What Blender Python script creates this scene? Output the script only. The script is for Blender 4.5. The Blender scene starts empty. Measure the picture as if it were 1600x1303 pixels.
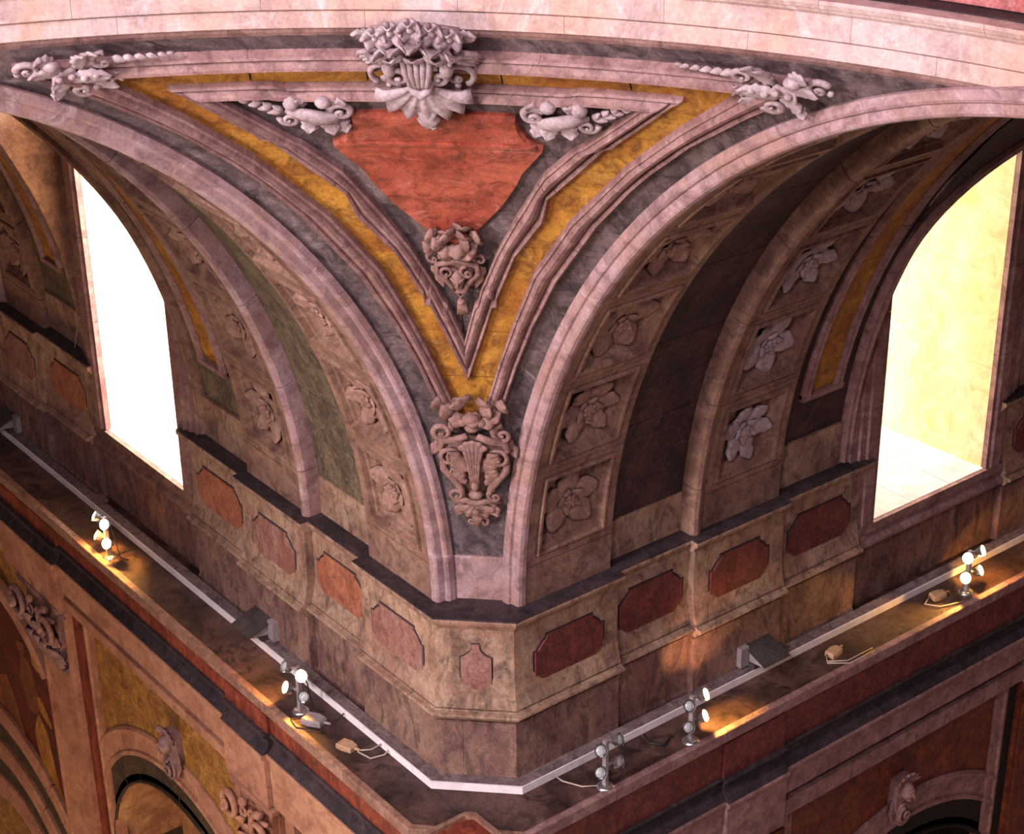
import bpy, math, random
from math import sin, cos, pi, sqrt, radians as rad, atan2
from mathutils import Vector, Matrix
random.seed(7)
SC = bpy.context.scene
COL = SC.collection

# ------------------------------------------------------------------ camera
cam_d = bpy.data.cameras.new('camera')
cam = bpy.data.objects.new('camera', cam_d)
COL.objects.link(cam)
CP = Vector((4.593, -2.043, 7.678))
AZ, PIT, ROLL, FPX = rad(142.127), rad(26.257), rad(-0.771), 2847.0
Fv = Vector((cos(PIT)*cos(AZ), cos(PIT)*sin(AZ), -sin(PIT)))
Rv = Vector((sin(AZ), -cos(AZ), 0))
Uv = Rv.cross(Fv)
R2 = cos(ROLL)*Rv + sin(ROLL)*Uv
U2 = -sin(ROLL)*Rv + cos(ROLL)*Uv
cam.matrix_world = Matrix(((R2.x, U2.x, -Fv.x, CP.x), (R2.y, U2.y, -Fv.y, CP.y), (R2.z, U2.z, -Fv.z, CP.z), (0, 0, 0, 1)))
cam_d.sensor_width = 36.0
cam_d.lens = FPX*36.0/1600.0
cam_d.clip_end = 200
SC.camera = cam

# ------------------------------------------------------------------ world, lights, exposure
w = bpy.data.worlds.new('world'); SC.world = w; w.use_nodes = True
bg = w.node_tree.nodes['Background']
bg.inputs[0].default_value = (1.0, 0.78, 0.72, 1)
bg.inputs[1].default_value = 0.14
SC.view_settings.view_transform = 'Standard'
SC.view_settings.look = 'None'
SC.view_settings.gamma = 1
SC.view_settings.use_curve_mapping = False
SC.view_settings.exposure = 0.4

def area(name, loc, aim, sx, sy, power, color):
    d = bpy.data.lights.new(name, 'AREA'); d.shape = 'RECTANGLE'; d.size = sx; d.size_y = sy
    d.energy = power; d.color = color
    o = bpy.data.objects.new(name, d); COL.objects.link(o)
    o.location = loc
    o.rotation_euler = (Vector(aim)-Vector(loc)).to_track_quat('-Z', 'Y').to_euler()
    return o
# daylight falling through the drum windows (above and behind the viewer)
area('drum_daylight', (-3.0, -4.9, 9.4), (-2.4, 5.0, 4.4), 1.6, 2.6, 900, (0.98, 0.90, 1.0))
area('drum_daylight', (3.4, -4.4, 10.2), (-4.6, 4.2, 2.4), 1.6, 2.6, 640, (0.98, 0.88, 0.98))
area('drum_daylight', (5.2, 1.2, 9.6), (-5.2, 3.6, 2.0), 1.6, 2.6, 90, (0.98, 0.88, 0.98))
# daylight entering the two arm windows from outside
area('window_daylight', (-9.9, 8.4, 3.2), (-11.2, 5.4, 0.6), 2.2, 3.6, 1700, (1.0, 0.98, 0.97))
area('window_daylight', (-8.4, 9.9, 3.2), (-5.6, 11.2, 0.4), 2.2, 3.6, 520, (1.0, 0.96, 0.90))
area('window_daylight', (-10.44, 8.6, 1.9), (-10.5, 4.6, -0.6), 1.6, 3.2, 700, (1.0, 0.98, 0.97))
area('window_daylight', (-8.6, 10.44, 1.9), (-4.6, 10.5, -0.6), 1.6, 3.2, 150, (1.0, 0.92, 0.94))
# added fill to brighten both arm walls, from the side of the opposite arms
area('arm_fill', (-4.2, -9.2, 3.9), (-8.0, 5.0, 0.2), 2.0, 2.6, 1500, (1.0, 0.92, 0.88))
area('arm_fill', (9.5, 4.6, 3.2), (-5.0, 7.2, -0.4), 2.4, 3.4, 210, (1.0, 0.82, 0.88))
# lamps burning down in the nave
area('nave_lamps', (-7.0, -1.0, -9.5), (-9.0, 4.6, -3.0), 3.0, 3.0, 370, (1.0, 0.68, 0.36))
area('nave_lamps', (0.0, 7.5, -10.5), (-4.6, 9.0, -3.0), 3.0, 3.0, 100, (1.0, 0.50, 0.26))

# ------------------------------------------------------------------ materials
def srgb(r, g, b):
    f = lambda c: (c/255/12.92) if c/255 <= 0.04045 else ((c/255+0.055)/1.055)**2.4
    return (f(r), f(g), f(b), 1)
MATS = {}
def mat(name, base, alt, dark, scale=2.0, dk=0.5, stretch=(1, 1, 1), rough=0.7, bump=0.25, grain=0.25, spec=0.3, light=None, lightamt=0.0, metal=0.0):
    """mottled stone: two colours in clouds, a third as stains, an optional fourth as thin pale veins"""
    m = bpy.data.materials.new(name); m.use_nodes = True
    nt = m.node_tree; N = nt.nodes; L = nt.links
    b = N['Principled BSDF']
    b.inputs['Roughness'].default_value = rough
    b.inputs['Specular IOR Level'].default_value = spec
    b.inputs['Metallic'].default_value = metal
    geo = N.new('ShaderNodeNewGeometry')
    mp = N.new('ShaderNodeMapping'); mp.inputs['Scale'].default_value = stretch
    L.new(geo.outputs['Position'], mp.inputs['Vector'])
    def noise(sc, det=6, rg=0.6, dist=0.0, v=mp):
        n = N.new('ShaderNodeTexNoise'); n.inputs['Scale'].default_value = sc
        n.inputs['Detail'].default_value = det; n.inputs['Roughness'].default_value = rg
        n.inputs['Distortion'].default_value = dist
        L.new(v.outputs['Vector'] if v is mp else v.outputs['Position'], n.inputs['Vector'])
        return n
    def ramp(n, a, c):
        r = N.new('ShaderNodeMapRange'); r.inputs[1].default_value = a; r.inputs[2].default_value = c
        L.new(n.outputs[0], r.inputs[0]); return r
    def mix(fac, c1, c2):
        x = N.new('ShaderNodeMix'); x.data_type = 'RGBA'
        L.new(fac.outputs[0], x.inputs[0])
        for c, s in ((c1, 6), (c2, 7)):
            if isinstance(c, tuple): x.inputs[s].default_value = c
            else: L.new(c.outputs[2], x.inputs[s])
        return x
    n1 = noise(scale, 5, 0.6, 0.6); c = mix(ramp(n1, 0.40, 0.60), srgb(*base), srgb(*alt))
    n2 = noise(scale*2.3, 9, 0.72, 1.0)
    r2 = ramp(n2, 0.46, 0.62)
    mm = N.new('ShaderNodeMath'); mm.operation = 'MULTIPLY'; mm.inputs[1].default_value = dk
    L.new(r2.outputs[0], mm.inputs[0]); c = mix(mm, c, srgb(*dark))
    if light:
        n4 = noise(scale*1.7, 10, 0.75, 1.2)
        r4 = ramp(n4, 0.56, 0.70)
        m4 = N.new('ShaderNodeMath'); m4.operation = 'MULTIPLY'; m4.inputs[1].default_value = lightamt
        L.new(r4.outputs[0], m4.inputs[0]); c = mix(m4, c, srgb(*light))
    n3 = noise(16, 12, 0.9, 0.0, geo)
    r3 = N.new('ShaderNodeMapRange'); r3.inputs[1].default_value = 0.34; r3.inputs[2].default_value = 0.66
    r3.inputs[3].default_value = 1-1.7*grain; r3.inputs[4].default_value = 1+1.7*grain
    L.new(n3.outputs[0], r3.inputs[0])
    n5 = noise(52, 4, 0.8, 0.0, geo)
    r5 = N.new('ShaderNodeMapRange'); r5.inputs[1].default_value = 0.32; r5.inputs[2].default_value = 0.62
    r5.inputs[3].default_value = 1-1.5*grain; r5.inputs[4].default_value = 1+.6*grain
    L.new(n5.outputs[0], r5.inputs[0])
    m5 = N.new('ShaderNodeMath'); m5.operation = 'MULTIPLY'; L.new(r3.outputs[0], m5.inputs[0]); L.new(r5.outputs[0], m5.inputs[1]); r3 = m5
    mu = N.new('ShaderNodeMix'); mu.data_type = 'RGBA'; mu.blend_type = 'MULTIPLY'; mu.inputs[0].default_value = 1
    L.new(c.outputs[2], mu.inputs[6]); L.new(r3.outputs[0], mu.inputs[7])
    L.new(mu.outputs[2], b.inputs['Base Color'])
    bp = N.new('ShaderNodeBump'); bp.inputs['Strength'].default_value = min(1, bump*2.2); bp.inputs['Distance'].default_value = 0.018
    ad = N.new('ShaderNodeMath'); ad.operation = 'ADD'
    L.new(n2.outputs[0], ad.inputs[0]); L.new(n3.outputs[0], ad.inputs[1])
    L.new(ad.outputs[0], bp.inputs['Height']); L.new(bp.outputs[0], b.inputs['Normal'])
    MATS[name] = m
    return m
def emit(name, col, s):
    m = bpy.data.materials.new(name); m.use_nodes = True
    b = m.node_tree.nodes['Principled BSDF']
    b.inputs['Base Color'].default_value = (0.9, 0.85, 0.7, 1)
    b.inputs['Emission Color'].default_value = col; b.inputs['Emission Strength'].default_value = s
    MATS[name] = m; return m

RING = mat('pale_pink_limestone', (190, 162, 158), (186, 148, 134), (150, 118, 116), 1.5, .7, (1, 1, .6), .6, .12, .12, light=(220, 206, 210), lightamt=.65)
ARCHV = mat('rose_grey_limestone', (170, 136, 138), (158, 120, 114), (112, 80, 82), 2.0, .7, (1, 1, 1), .6, .2, .15, light=(204, 178, 184), lightamt=.65)
MOULD = mat('rose_moulding_stone', (154, 117, 113), (132, 95, 91), (92, 60, 60), 3.0, .65, (1, 1, 1), .55, .15, .17, light=(188, 156, 154), lightamt=.4)
DARKM = mat('veined_grey_marble', (118, 98, 98), (88, 72, 74), (50, 39, 43), 2.2, .85, (1.6, .7, 1), .5, .25, .26, light=(168, 148, 146), lightamt=.65)
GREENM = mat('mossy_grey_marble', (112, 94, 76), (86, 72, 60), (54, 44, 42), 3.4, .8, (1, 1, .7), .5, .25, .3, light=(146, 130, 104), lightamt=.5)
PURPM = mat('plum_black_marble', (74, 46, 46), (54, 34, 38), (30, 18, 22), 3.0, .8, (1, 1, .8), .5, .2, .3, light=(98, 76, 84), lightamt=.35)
GOLD = mat('ochre_marble', (182, 126, 48), (154, 92, 34), (104, 60, 28), 2.6, .8, (1, 1, 1), .5, .2, .2, light=(200, 162, 106), lightamt=.55)
REDM = mat('coral_red_marble', (166, 82, 64), (138, 56, 40), (96, 38, 28), 1.8, .85, (1, 1, 1.6), .45, .12, .18, light=(190, 126, 114), lightamt=.65)
CARVE = mat('carved_grey_stone', (178, 156, 158), (156, 130, 132), (110, 86, 90), 7.0, .5, (1, 1, 1), .6, .15, .12, light=(206, 188, 190), lightamt=.4)
CARVB = mat('carved_brown_stone', (150, 112, 104), (124, 88, 82), (84, 58, 58), 7.0, .5, (1, 1, 1), .6, .15, .18, light=(176, 144, 140), lightamt=.3)
COFFER = mat('brown_rose_coffer_stone', (146, 110, 94), (124, 88, 76), (80, 54, 50), 2.6, .7, (1, 1, 1), .6, .15, .2, light=(170, 138, 130), lightamt=.45)
ATTIC = mat('weathered_brown_limestone', (166, 132, 110), (142, 104, 88), (86, 62, 56), 2.2, .8, (1.4, 1.4, .8), .65, .2, .2, light=(194, 162, 150), lightamt=.5)
BASEST = mat('stained_base_limestone', (146, 110, 96), (122, 86, 80), (70, 48, 48), 1.8, .75, (1.6, 1.6, .7), .6, .2, .24, light=(172, 140, 132), lightamt=.4)
INLAY = mat('orange_red_inlay_marble', (170, 106, 78), (146, 82, 62), (102, 58, 48), 5.0, .6, (1, 1, .6), .5, .15, .25, light=(182, 128, 108), lightamt=.4)
INLAYG = mat('faded_grey_pink_inlay', (152, 112, 104), (136, 90, 82), (104, 58, 50), 4.0, .7, (1, 1, .5), .5, .15, .25)
INLAYD = mat('deep_red_inlay_marble', (118, 54, 47), (94, 42, 40), (58, 27, 28), 6.0, .6, (1, 1, .7), .5, .15, .3, light=(146, 70, 60), lightamt=.4)
FRIEZE = mat('red_brown_frieze_marble', (146, 66, 44), (112, 42, 30), (64, 28, 24), 3.0, .7, (1.5, 1.5, .6), .5, .2, .25, light=(160, 100, 76), lightamt=.4)
LEDGE = mat('dusty_shaded_stone', (70, 52, 54), (52, 38, 42), (30, 20, 24), 2.4, .8, (1, 1, 1), .7, .25, .3, light=(100, 82, 84), lightamt=.35)  # dark dust on ledges; on the cavetto, shade put into the colour
WALK = mat('dark_walkway_stone', (98, 68, 60), (68, 44, 38), (32, 18, 16), 1.9, .9, (1, 1, 1), .45, .3, .26, light=(136, 108, 100), lightamt=.4)  # dark brown stone, mottled at random, with pale veins
LIPST = mat('worn_cornice_edge_stone', (158, 118, 100), (134, 94, 82), (96, 62, 54), 3.0, .6, (1, 1, .9), .6, .2, .22)
FASC = mat('warm_rose_fascia_stone', (182, 130, 104), (160, 108, 86), (112, 70, 58), 2.2, .5, (1, 1, .9), .6, .15, .16)
LGOLD = mat('amber_wall_marble', (168, 120, 58), (140, 92, 42), (96, 58, 32), 3.6, .7, (1, 1, .9), .45, .15, .28, light=(190, 150, 96), lightamt=.3)
LRED = mat('rust_wall_marble', (122, 60, 36), (98, 42, 28), (58, 26, 22), 3.6, .7, (1, 1, .9), .45, .15, .3, light=(150, 92, 52), lightamt=.3)
DARKBAND = mat('olive_black_marble', (78, 62, 44), (58, 44, 34), (34, 26, 22), 3.6, .7, (1, 1, .9), .45, .15, .3)
REVEAL = mat('limewashed_reveal', (240, 228, 200), (236, 216, 176), (206, 168, 118), 1.3, .35, (1, 1, .6), .8, .1, .06)
SILLST = mat('pale_sill_stone', (226, 206, 204), (212, 188, 186), (176, 150, 148), 1.6, .5, (1, 1, 1), .7, .1, .1)
TRUNK = mat('grey_painted_trunking', (236, 224, 226), (226, 212, 214), (190, 174, 174), 3.0, .3, (1, 1, 1), .5, .05, .04)
TRUNKT = mat('dusty_trunking_top', (128, 108, 106), (108, 90, 90), (62, 48, 48), 5.0, .7, (1, 1, 1), .7, .1, .2)
METAL = mat('chrome_metal', (214, 210, 210), (198, 194, 194), (150, 146, 146), 8, .3, (1, 1, 1), .22, .03, .05, spec=.5, metal=.9)
BOXM = mat('grey_box_metal', (150, 136, 136), (136, 122, 122), (104, 90, 90), 4, .4, (1, 1, 1), .5, .05, .08)
DARKBOX = mat('dark_cover_metal', (74, 64, 62), (62, 52, 52), (42, 34, 34), 4, .5, (1, 1, 1), .5, .05, .12)
CARD = mat('tan_junction_plastic', (190, 150, 118), (176, 136, 106), (140, 104, 80), 6, .4, (1, 1, 1), .6, .05, .1)
CABLE = mat('black_cable_rubber', (34, 28, 28), (28, 22, 22), (18, 14, 14), 6, .4, (1, 1, 1), .5, .02, .05)
CABLEW = mat('pale_cable_rubber', (190, 168, 152), (176, 154, 140), (140, 118, 108), 6, .4, (1, 1, 1), .5, .02, .05)
JOINT = mat('dark_mortar', (60, 44, 44), (48, 36, 36), (34, 26, 28), 5, .4, (1, 1, 1), .9, .1, .1)
BLACKV = mat('shade_black_stone', (30, 20, 18), (24, 16, 14), (14, 10, 10), 3, .4, (1, 1, 1), .8, .1, .1)  # near-black: shade of arch interior and groove put into the colour
TANV = mat('tan_chapel_vault', (176, 134, 96), (156, 108, 76), (112, 70, 52), 1.6, .7, (1, 1, .9), .6, .15, .15)
PAINTR = mat('painting_red_ground', (96, 22, 16), (70, 16, 12), (34, 10, 8), 2.4, .8, (1, 1, .8), .35, .02, .1)
PAINTO = mat('painting_ochre_robe', (176, 120, 50), (140, 86, 34), (84, 44, 22), 5.0, .7, (1, 1, .5), .35, .02, .1)
PAINTF = mat('painting_brown_figure', (128, 70, 40), (96, 48, 28), (58, 26, 16), 5.0, .7, (1, 1, .6), .35, .02, .1)
CARVR = mat('carved_rose_stone', (158, 120, 108), (134, 98, 88), (86, 58, 54), 7.0, .5, (1, 1, 1), .6, .15, .15, light=(190, 158, 148), lightamt=.4)
REVEALY = mat('yellowed_reveal', (246, 234, 192), (240, 222, 164), (204, 160, 92), 1.8, .45, (1, 1, .8), .8, .1, .08, light=(250, 244, 224), lightamt=.5)
BULB = emit('lit_bulb', (1.0, 0.74, 0.40, 1), 16)
GLASSO = mat('unlit_lamp_glass', (190, 186, 186), (170, 166, 166), (120, 116, 118), 9, .4, (1, 1, 1), .1, .02, .05, spec=.6)

# ------------------------------------------------------------------ mesh helpers
class MB:
    def __init__(s): s.v = []; s.f = []
    def add(s, vs, fs, M=None):
        o = len(s.v)
        s.v += [tuple(M @ Vector(p)) if M is not None else tuple(p) for p in vs]
        s.f += [tuple(i+o for i in f) for f in fs]
        return s
    def grid(s, fn, nu, nv, M=None, cu=False, cv=False):
        vs = [fn(i, j) for i in range(nu) for j in range(nv)]
        fs = []
        for i in range(nu if cu else nu-1):
            for j in range(nv if cv else nv-1):
                a, b = (i+1) % nu, (j+1) % nv
                fs.append((i*nv+j, a*nv+j, a*nv+b, i*nv+b))
        return s.add(vs, fs, M)
    def box(s, x0, x1, y0, y1, z0, z1, M=None):
        vs = [(x, y, z) for x in (x0, x1) for y in (y0, y1) for z in (z0, z1)]
        return s.add(vs, [(0, 1, 3, 2), (4, 6, 7, 5), (0, 4, 5, 1), (2, 3, 7, 6), (0, 2, 6, 4), (1, 5, 7, 3)], M)
    def hexa(s, fn, a0, a1, b0, b1, c0, c1):
        vs = [fn(a, b, c) for a in (a0, a1) for b in (b0, b1) for c in (c0, c1)]
        return s.add(vs, [(0, 1, 3, 2), (4, 6, 7, 5), (0, 4, 5, 1), (2, 3, 7, 6), (0, 2, 6, 4), (1, 5, 7, 3)])
    def prism(s, poly, fn, d0, d1, bev=0.0):
        """poly in (a,b); fn(a,b,d); front at d1 with bevel"""
        n = len(poly); ca = sum(p[0] for p in poly)/n; cb = sum(p[1] for p in poly)/n
        def sh(k): return [(ca+(a-ca)*k, cb+(b-cb)*k) for a, b in poly]
        rings = [[fn(a, b, d0) for a, b in poly], [fn(a, b, d1 - (d1-d0)*.3*(bev > 0)) for a, b in poly]]
        if bev: rings.append([fn(a, b, d1) for a, b in sh(1-bev)])
        vs = [p for r in rings for p in r]; fs = []
        for k in range(len(rings)-1):
            for i in range(n):
                j = (i+1) % n; fs.append((k*n+i, k*n+j, (k+1)*n+j, (k+1)*n+i))
        fs.append(tuple(range((len(rings)-1)*n, len(rings)*n))); fs.append(tuple(reversed(range(n))))
        return s.add(vs, fs)
    def strip(s, fn, ts, prof, caps=True):
        """sweep open profile prof [(a,b)] along ts with fn(t,a,b)"""
        n = len(prof)
        vs = [fn(t, a, b) for t in ts for a, b in prof]; fs = []
        for i in range(len(ts)-1):
            for j in range(n-1):
                fs.append((i*n+j, (i+1)*n+j, (i+1)*n+j+1, i*n+j+1))
        if caps:
            fs.append(tuple(range(n))); fs.append(tuple(reversed(range((len(ts)-1)*n, len(ts)*n))))
        return s.add(vs, fs)
    def tube(s, path, rads, n=6, M=None, flat=1.0):
        P = [Vector(p) for p in path]
        if not hasattr(rads, '__len__'): rads = [rads]*len(P)
        vs = []; up = Vector((0, 0, 1))
        for i, p in enumerate(P):
            d = (P[min(i+1, len(P)-1)]-P[max(i-1, 0)])
            if d.length < 1e-9: d = Vector((1, 0, 0))
            d.normalize()
            a = d.cross(up)
            if a.length < .05: a = d.cross(Vector((0, 1, 0)))
            a.normalize(); b = a.cross(d)
            for k in range(n):
                t = 2*pi*k/n
                vs.append(p + rads[i]*(cos(t)*a + flat*sin(t)*b))
        fs = []
        for i in range(len(P)-1):
            for k in range(n):
                q = (k+1) % n; fs.append((i*n+k, i*n+q, (i+1)*n+q, (i+1)*n+k))
        fs.append(tuple(reversed(range(n)))); fs.append(tuple(range((len(P)-1)*n, len(P)*n)))
        return s.add(vs, fs, M)
    def ball(s, c, r, M=None, nu=8, nv=6):
        rx, ry, rz = r if hasattr(r, '__len__') else (r, r, r)
        vs = [(c[0], c[1], c[2]-rz)]; fs = []
        for i in range(1, nv):
            t = -pi/2+pi*i/nv
            for k in range(nu):
                p = 2*pi*k/nu
                vs.append((c[0]+rx*cos(t)*cos(p), c[1]+ry*cos(t)*sin(p), c[2]+rz*sin(t)))
        vs.append((c[0], c[1], c[2]+rz)); e = len(vs)-1
        for k in range(nu):
            q = (k+1) % nu
            fs.append((0, 1+q, 1+k)); fs.append((e, e-nu+k, e-nu+q))
            for i in range(nv-2):
                a = 1+i*nu; fs.append((a+k, a+q, a+nu+q, a+nu+k))
        return s.add(vs, fs, M)
    def build(s, name, m, parent=None, smooth=False):
        me = bpy.data.meshes.new(name)
        me.from_pydata([tuple(p) for p in s.v], [], s.f)
        me.materials.append(m)
        if smooth: me.polygons.foreach_set('use_smooth', [True]*len(me.polygons))
        me.update()
        import bmesh
        bm = bmesh.new(); bm.from_mesh(me)
        bmesh.ops.recalc_face_normals(bm, faces=bm.faces); bm.to_mesh(me); bm.free()
        o = bpy.data.objects.new(name, me); COL.objects.link(o)
        if parent is not None: o.parent = parent
        return o
def tag(o, label, cat, group=None, kind=None):
    o['label'] = label; o['category'] = cat
    if group: o['group'] = group
    if kind: o['kind'] = kind
    return o
def empty(name, label, cat, group=None, kind=None, M=None):
    o = bpy.data.objects.new(name, None); COL.objects.link(o)
    o.empty_display_size = .1
    if M is not None: o.matrix_world = M
    return tag(o, label, cat, group, kind)

# ------------------------------------------------------------------ coordinates
# u runs along an arm away from the crossing, l is the distance from the arm's axis, z=0 is the springing of the vaults
def P(side, u, l, z): return (-u, l, z) if side == 'L' else (-l, u, z)
def V(side, u, th, r): return P(side, u, r*cos(th), r*sin(th))
R_S = 7.50
def S(phi, z, r=R_S):
    """point on the pendentive sphere: phi in degrees right of the diagonal, z height on the R_S sphere, pushed to radius r"""
    a = rad(135-phi); h = sqrt(max(R_S*R_S-z*z, 0)); k = r/R_S
    return (h*cos(a)*k, h*sin(a)*k, z*k)
def sframe(phi, z, r=R_S, spin=0.0):
    p = Vector(S(phi, z, r)); n = -p.normalized()
    x = Vector((0, 0, 1)).cross(n).normalized(); y = n.cross(x)
    M = Matrix(((x.x, y.x, n.x, p.x), (x.y, y.y, n.y, p.y), (x.z, y.z, n.z, p.z), (0, 0, 0, 1)))
    return M @ Matrix.Rotation(spin, 4, 'Z')
def frame(p, x, n):
    n = Vector(n).normalized(); x = Vector(x); x = (x-n*x.dot(n)).normalized(); y = n.cross(x)
    return Matrix(((x.x, y.x, n.x, p[0]), (x.y, y.y, n.y, p[1]), (x.z, y.z, n.z, p[2]), (0, 0, 0, 1)))
def interp(tab, z):
    if z <= tab[0][0]: return tab[0][1]
    for (a, b), (c, d) in zip(tab, tab[1:]):
        if z <= c: return b+(d-b)*(z-a)/(c-a)
    return tab[-1][1]
def lin(a, b, n): return [a+(b-a)*i/(n-1) for i in range(n)]
UC = 10.44          # middle of the window bay along each arm
def mir(u): return 2*UC-u

# ================================================================== THE SETTING
SD = {'L': ('left', 'white-lit window'), 'R': ('right', 'yellow-lit window')}
LV = math.sqrt(2)

# ---- pendentive: slabs of veined marble on a sphere between the two arches and the ring
def phi_edge(z):
    y = sqrt(max(5.15**2-z*z, 0.0)); return 135-math.degrees(atan2(y, -5.45))
ceiling = empty('ceiling', 'curved triangular pendentive of grey marble with ochre border between two arches', 'pendentive', kind='structure')
zb = [0.405, 0.74, 1.30, 1.84, 2.36, 2.92, 3.46, 3.98, 4.42, 4.80, 5.02]
def patch(z0, z1, f0, f1, r0, r1, name, m, par, nz=5, nf=8, bev=0.012, smooth=True):
    """slab on the sphere; f0,f1 give phi limits as functions of z; thickness r0 (back) to r1 (front, smaller radius)"""
    mb = MB()
    rr = [r0, r1]
    for r in rr: mb.grid(lambda i, j: S(f0(z0+(z1-z0)*i/(nz-1))*(1-j/(nf-1))+f1(z0+(z1-z0)*i/(nz-1))*j/(nf-1), z0+(z1-z0)*i/(nz-1), r), nz, nf)
    n = nz*nf
    loop = [(i, 0) for i in range(nz)]+[(nz-1, j) for j in range(1, nf)]+[(i, nf-1) for i in range(nz-2, -1, -1)]+[(0, j) for j in range(nf-2, 0, -1)]
    idx = [i*nf+j for i, j in loop]
    for a in range(len(idx)):
        b = (a+1) % len(idx); mb.f.append((idx[a], idx[b], idx[b]+n, idx[a]+n))
    return mb.build(name, m, par)
for k in range(len(zb)-1):
    z0, z1 = zb[k]+.002, zb[k+1]-.002
    g = 0.06
    cuts = [-1.0, 1.0] if k < 6 else [-1, -.5, .08, .6, 1]
    g = .04
    for a, b in zip(cuts, cuts[1:]):
        patch(z0, z1, lambda z, a=a: a*abs(phi_edge(z))+(g if a > -1 else 0), lambda z, b=b: b*abs(phi_edge(z))-(g if b < 1 else 0), R_S+.06, R_S, 'marble_slab', DARKM, ceiling, nf=6 if k < 4 else 9)
patch(0.0, 0.40, lambda z: -abs(phi_edge(z)), lambda z: abs(phi_edge(z)), R_S+.06, R_S-.012, 'base_stone', ARCHV, ceiling)
patch(-0.02, 5.04, lambda z: -abs(phi_edge(min(z, 5.1)))-.4, lambda z: abs(phi_edge(min(z, 5.1)))+.4, R_S+.16, R_S+.075, 'backing', JOINT, ceiling, nz=24, nf=12)

OO = [(1.66, 1.55), (1.75, 1.72), (2.13, 2.68), (2.26, 3.02), (2.61, 4.1), (3.05, 5.82), (3.57, 8.65), (3.90, 11.0), (4.06, 12.4), (4.33, 15.2), (4.63, 19.4), (4.90, 24.0)]
OI = [(1.74, .72), (1.89, 1.0), (2.30, 2.0), (2.66, 3.02), (3.09, 4.4), (3.57, 6.95), (4.08, 10.85), (4.43, 14.45), (4.72, 18.15), (4.81, 19.5)]
IO = [(2.08, 0.0), (2.766, 1.82), (2.775, 2.12), (2.85, 2.16), (3.24, 3.5), (3.565, 5.45), (3.77, 5.95), (4.01, 8.05), (4.235, 9.95), (4.25, 10.5), (4.285, 10.75), (4.64, 14.7), (4.675, 15.3)]
II = [(2.46, 0.0), (2.80, .78), (2.835, 1.02), (2.95, 1.28), (3.28, 2.45), (3.6, 3.9), (3.97, 5.85), (4.205, 8.0), (4.225, 8.35), (4.25, 8.65), (4.587, 12.5)]
# ochre border: left, right and top strips, each of several stones
def gold_piece(s, z0, z1):
    fi = lambda z: s*(interp(IO, z)-.15) if z > 2.08 else 0.0
    fo = lambda z: s*(interp(OI, z)+.1)
    patch(z0+.003, z1-.003, fi if s > 0 else fo, fo if s > 0 else fi, R_S+.01, R_S-.022, 'ochre_slab', GOLD, ceiling, nf=5)
for s in (-1, 1):
    zz = [2.10, 2.52, 3.30, 3.86, 4.30, 4.69]
    for a, b in zip(zz, zz[1:]): gold_piece(s, a, b)
patch(1.72, 2.094, lambda z: -interp(OI, z)-.1, lambda z: interp(OI, z)+.1, R_S+.01, R_S-.022, 'ochre_slab', GOLD, ceiling, nf=5)
fz = [-18.6, -10.4, -3.5, 4.5, 12.2, 18.6]
for a, b in zip(fz, fz[1:]):
    patch(4.665, 4.825, lambda z, a=a: a+.05, lambda z, b=b: b-.05, R_S+.01, R_S-.022, 'ochre_slab', GOLD, ceiling, nz=3, nf=7)
# inner field of grey marble and the red panel
zz = [2.44, 3.10, 3.62, 4.10, 4.60]
for a, b in zip(zz, zz[1:]):
    for s0, s1 in ((-1, 0), (0, 1)):
        patch(a+.003, b-.003, lambda z, s0=s0: s0*(interp(II, z)+.1)+(.03 if s0 == 0 else 0), lambda z, s1=s1: s1*(interp(II, z)+.1)-(.03 if s1 == 0 else 0), R_S+.01, R_S-.03, 'inner_marble_slab', DARKM, ceiling, nf=5)
def red_panel():
    RE = [(3.20, .15), (3.33, 1.05), (3.39, 1.3), (3.46, 1.55), (3.57, 2.35), (3.68, 3.15), (3.88, 4.25), (4.0, 4.75), (4.205, 6.2), (4.212, 6.2), (4.235, 5.75), (4.27, 5.35), (4.33, 5.0), (4.40, 4.9), (4.45, 4.9)]
    zs = sorted(set([a for a, _ in RE]+lin(3.2, 4.45, 26)))
    N = 13; mb = MB(); rows = []
    def ring(inset, r):
        out = []
        for z in zs:
            e = max(interp(RE, z)-inset*2.2, .05)
            zz_ = 3.2+inset+(z-3.2)*(1.25-2*inset)/1.25
            out.append([S(e*(-1+2*j/(N-1))-.0+.05, zz_, r) for j in range(N)])
        return out
    for inset, r in ((0, R_S-.01), (0, R_S-.055), (.035, R_S-.075)):
        o = len(mb.v); R = ring(inset, r); mb.v += [p for row in R for p in row]; rows.append(o)
    nz = len(zs)
    loop = [i*N for i in range(nz)]+[(nz-1)*N+j for j in range(1, N)]+[i*N+N-1 for i in range(nz-2, -1, -1)]+[j for j in range(N-2, 0, -1)]
    for a, b in zip(rows, rows[1:]):
        for k in range(len(loop)):
            q = (k+1) % len(loop); mb.f.append((a+loop[k], a+loop[q], b+loop[q], b+loop[k]))
    for i in range(nz-1):
        for j in range(N-1): mb.f.append((rows[2]+i*N+j, rows[2]+(i+1)*N+j, rows[2]+(i+1)*N+j+1, rows[2]+i*N+j+1))
    mb.build('red_panel', REDM, ceiling)
red_panel()
patch(4.205, 4.228, lambda z: -5.75, lambda z: 5.85, R_S-.06, R_S-.088, 'panel_ridge', REDM, ceiling, nz=3)
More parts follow.
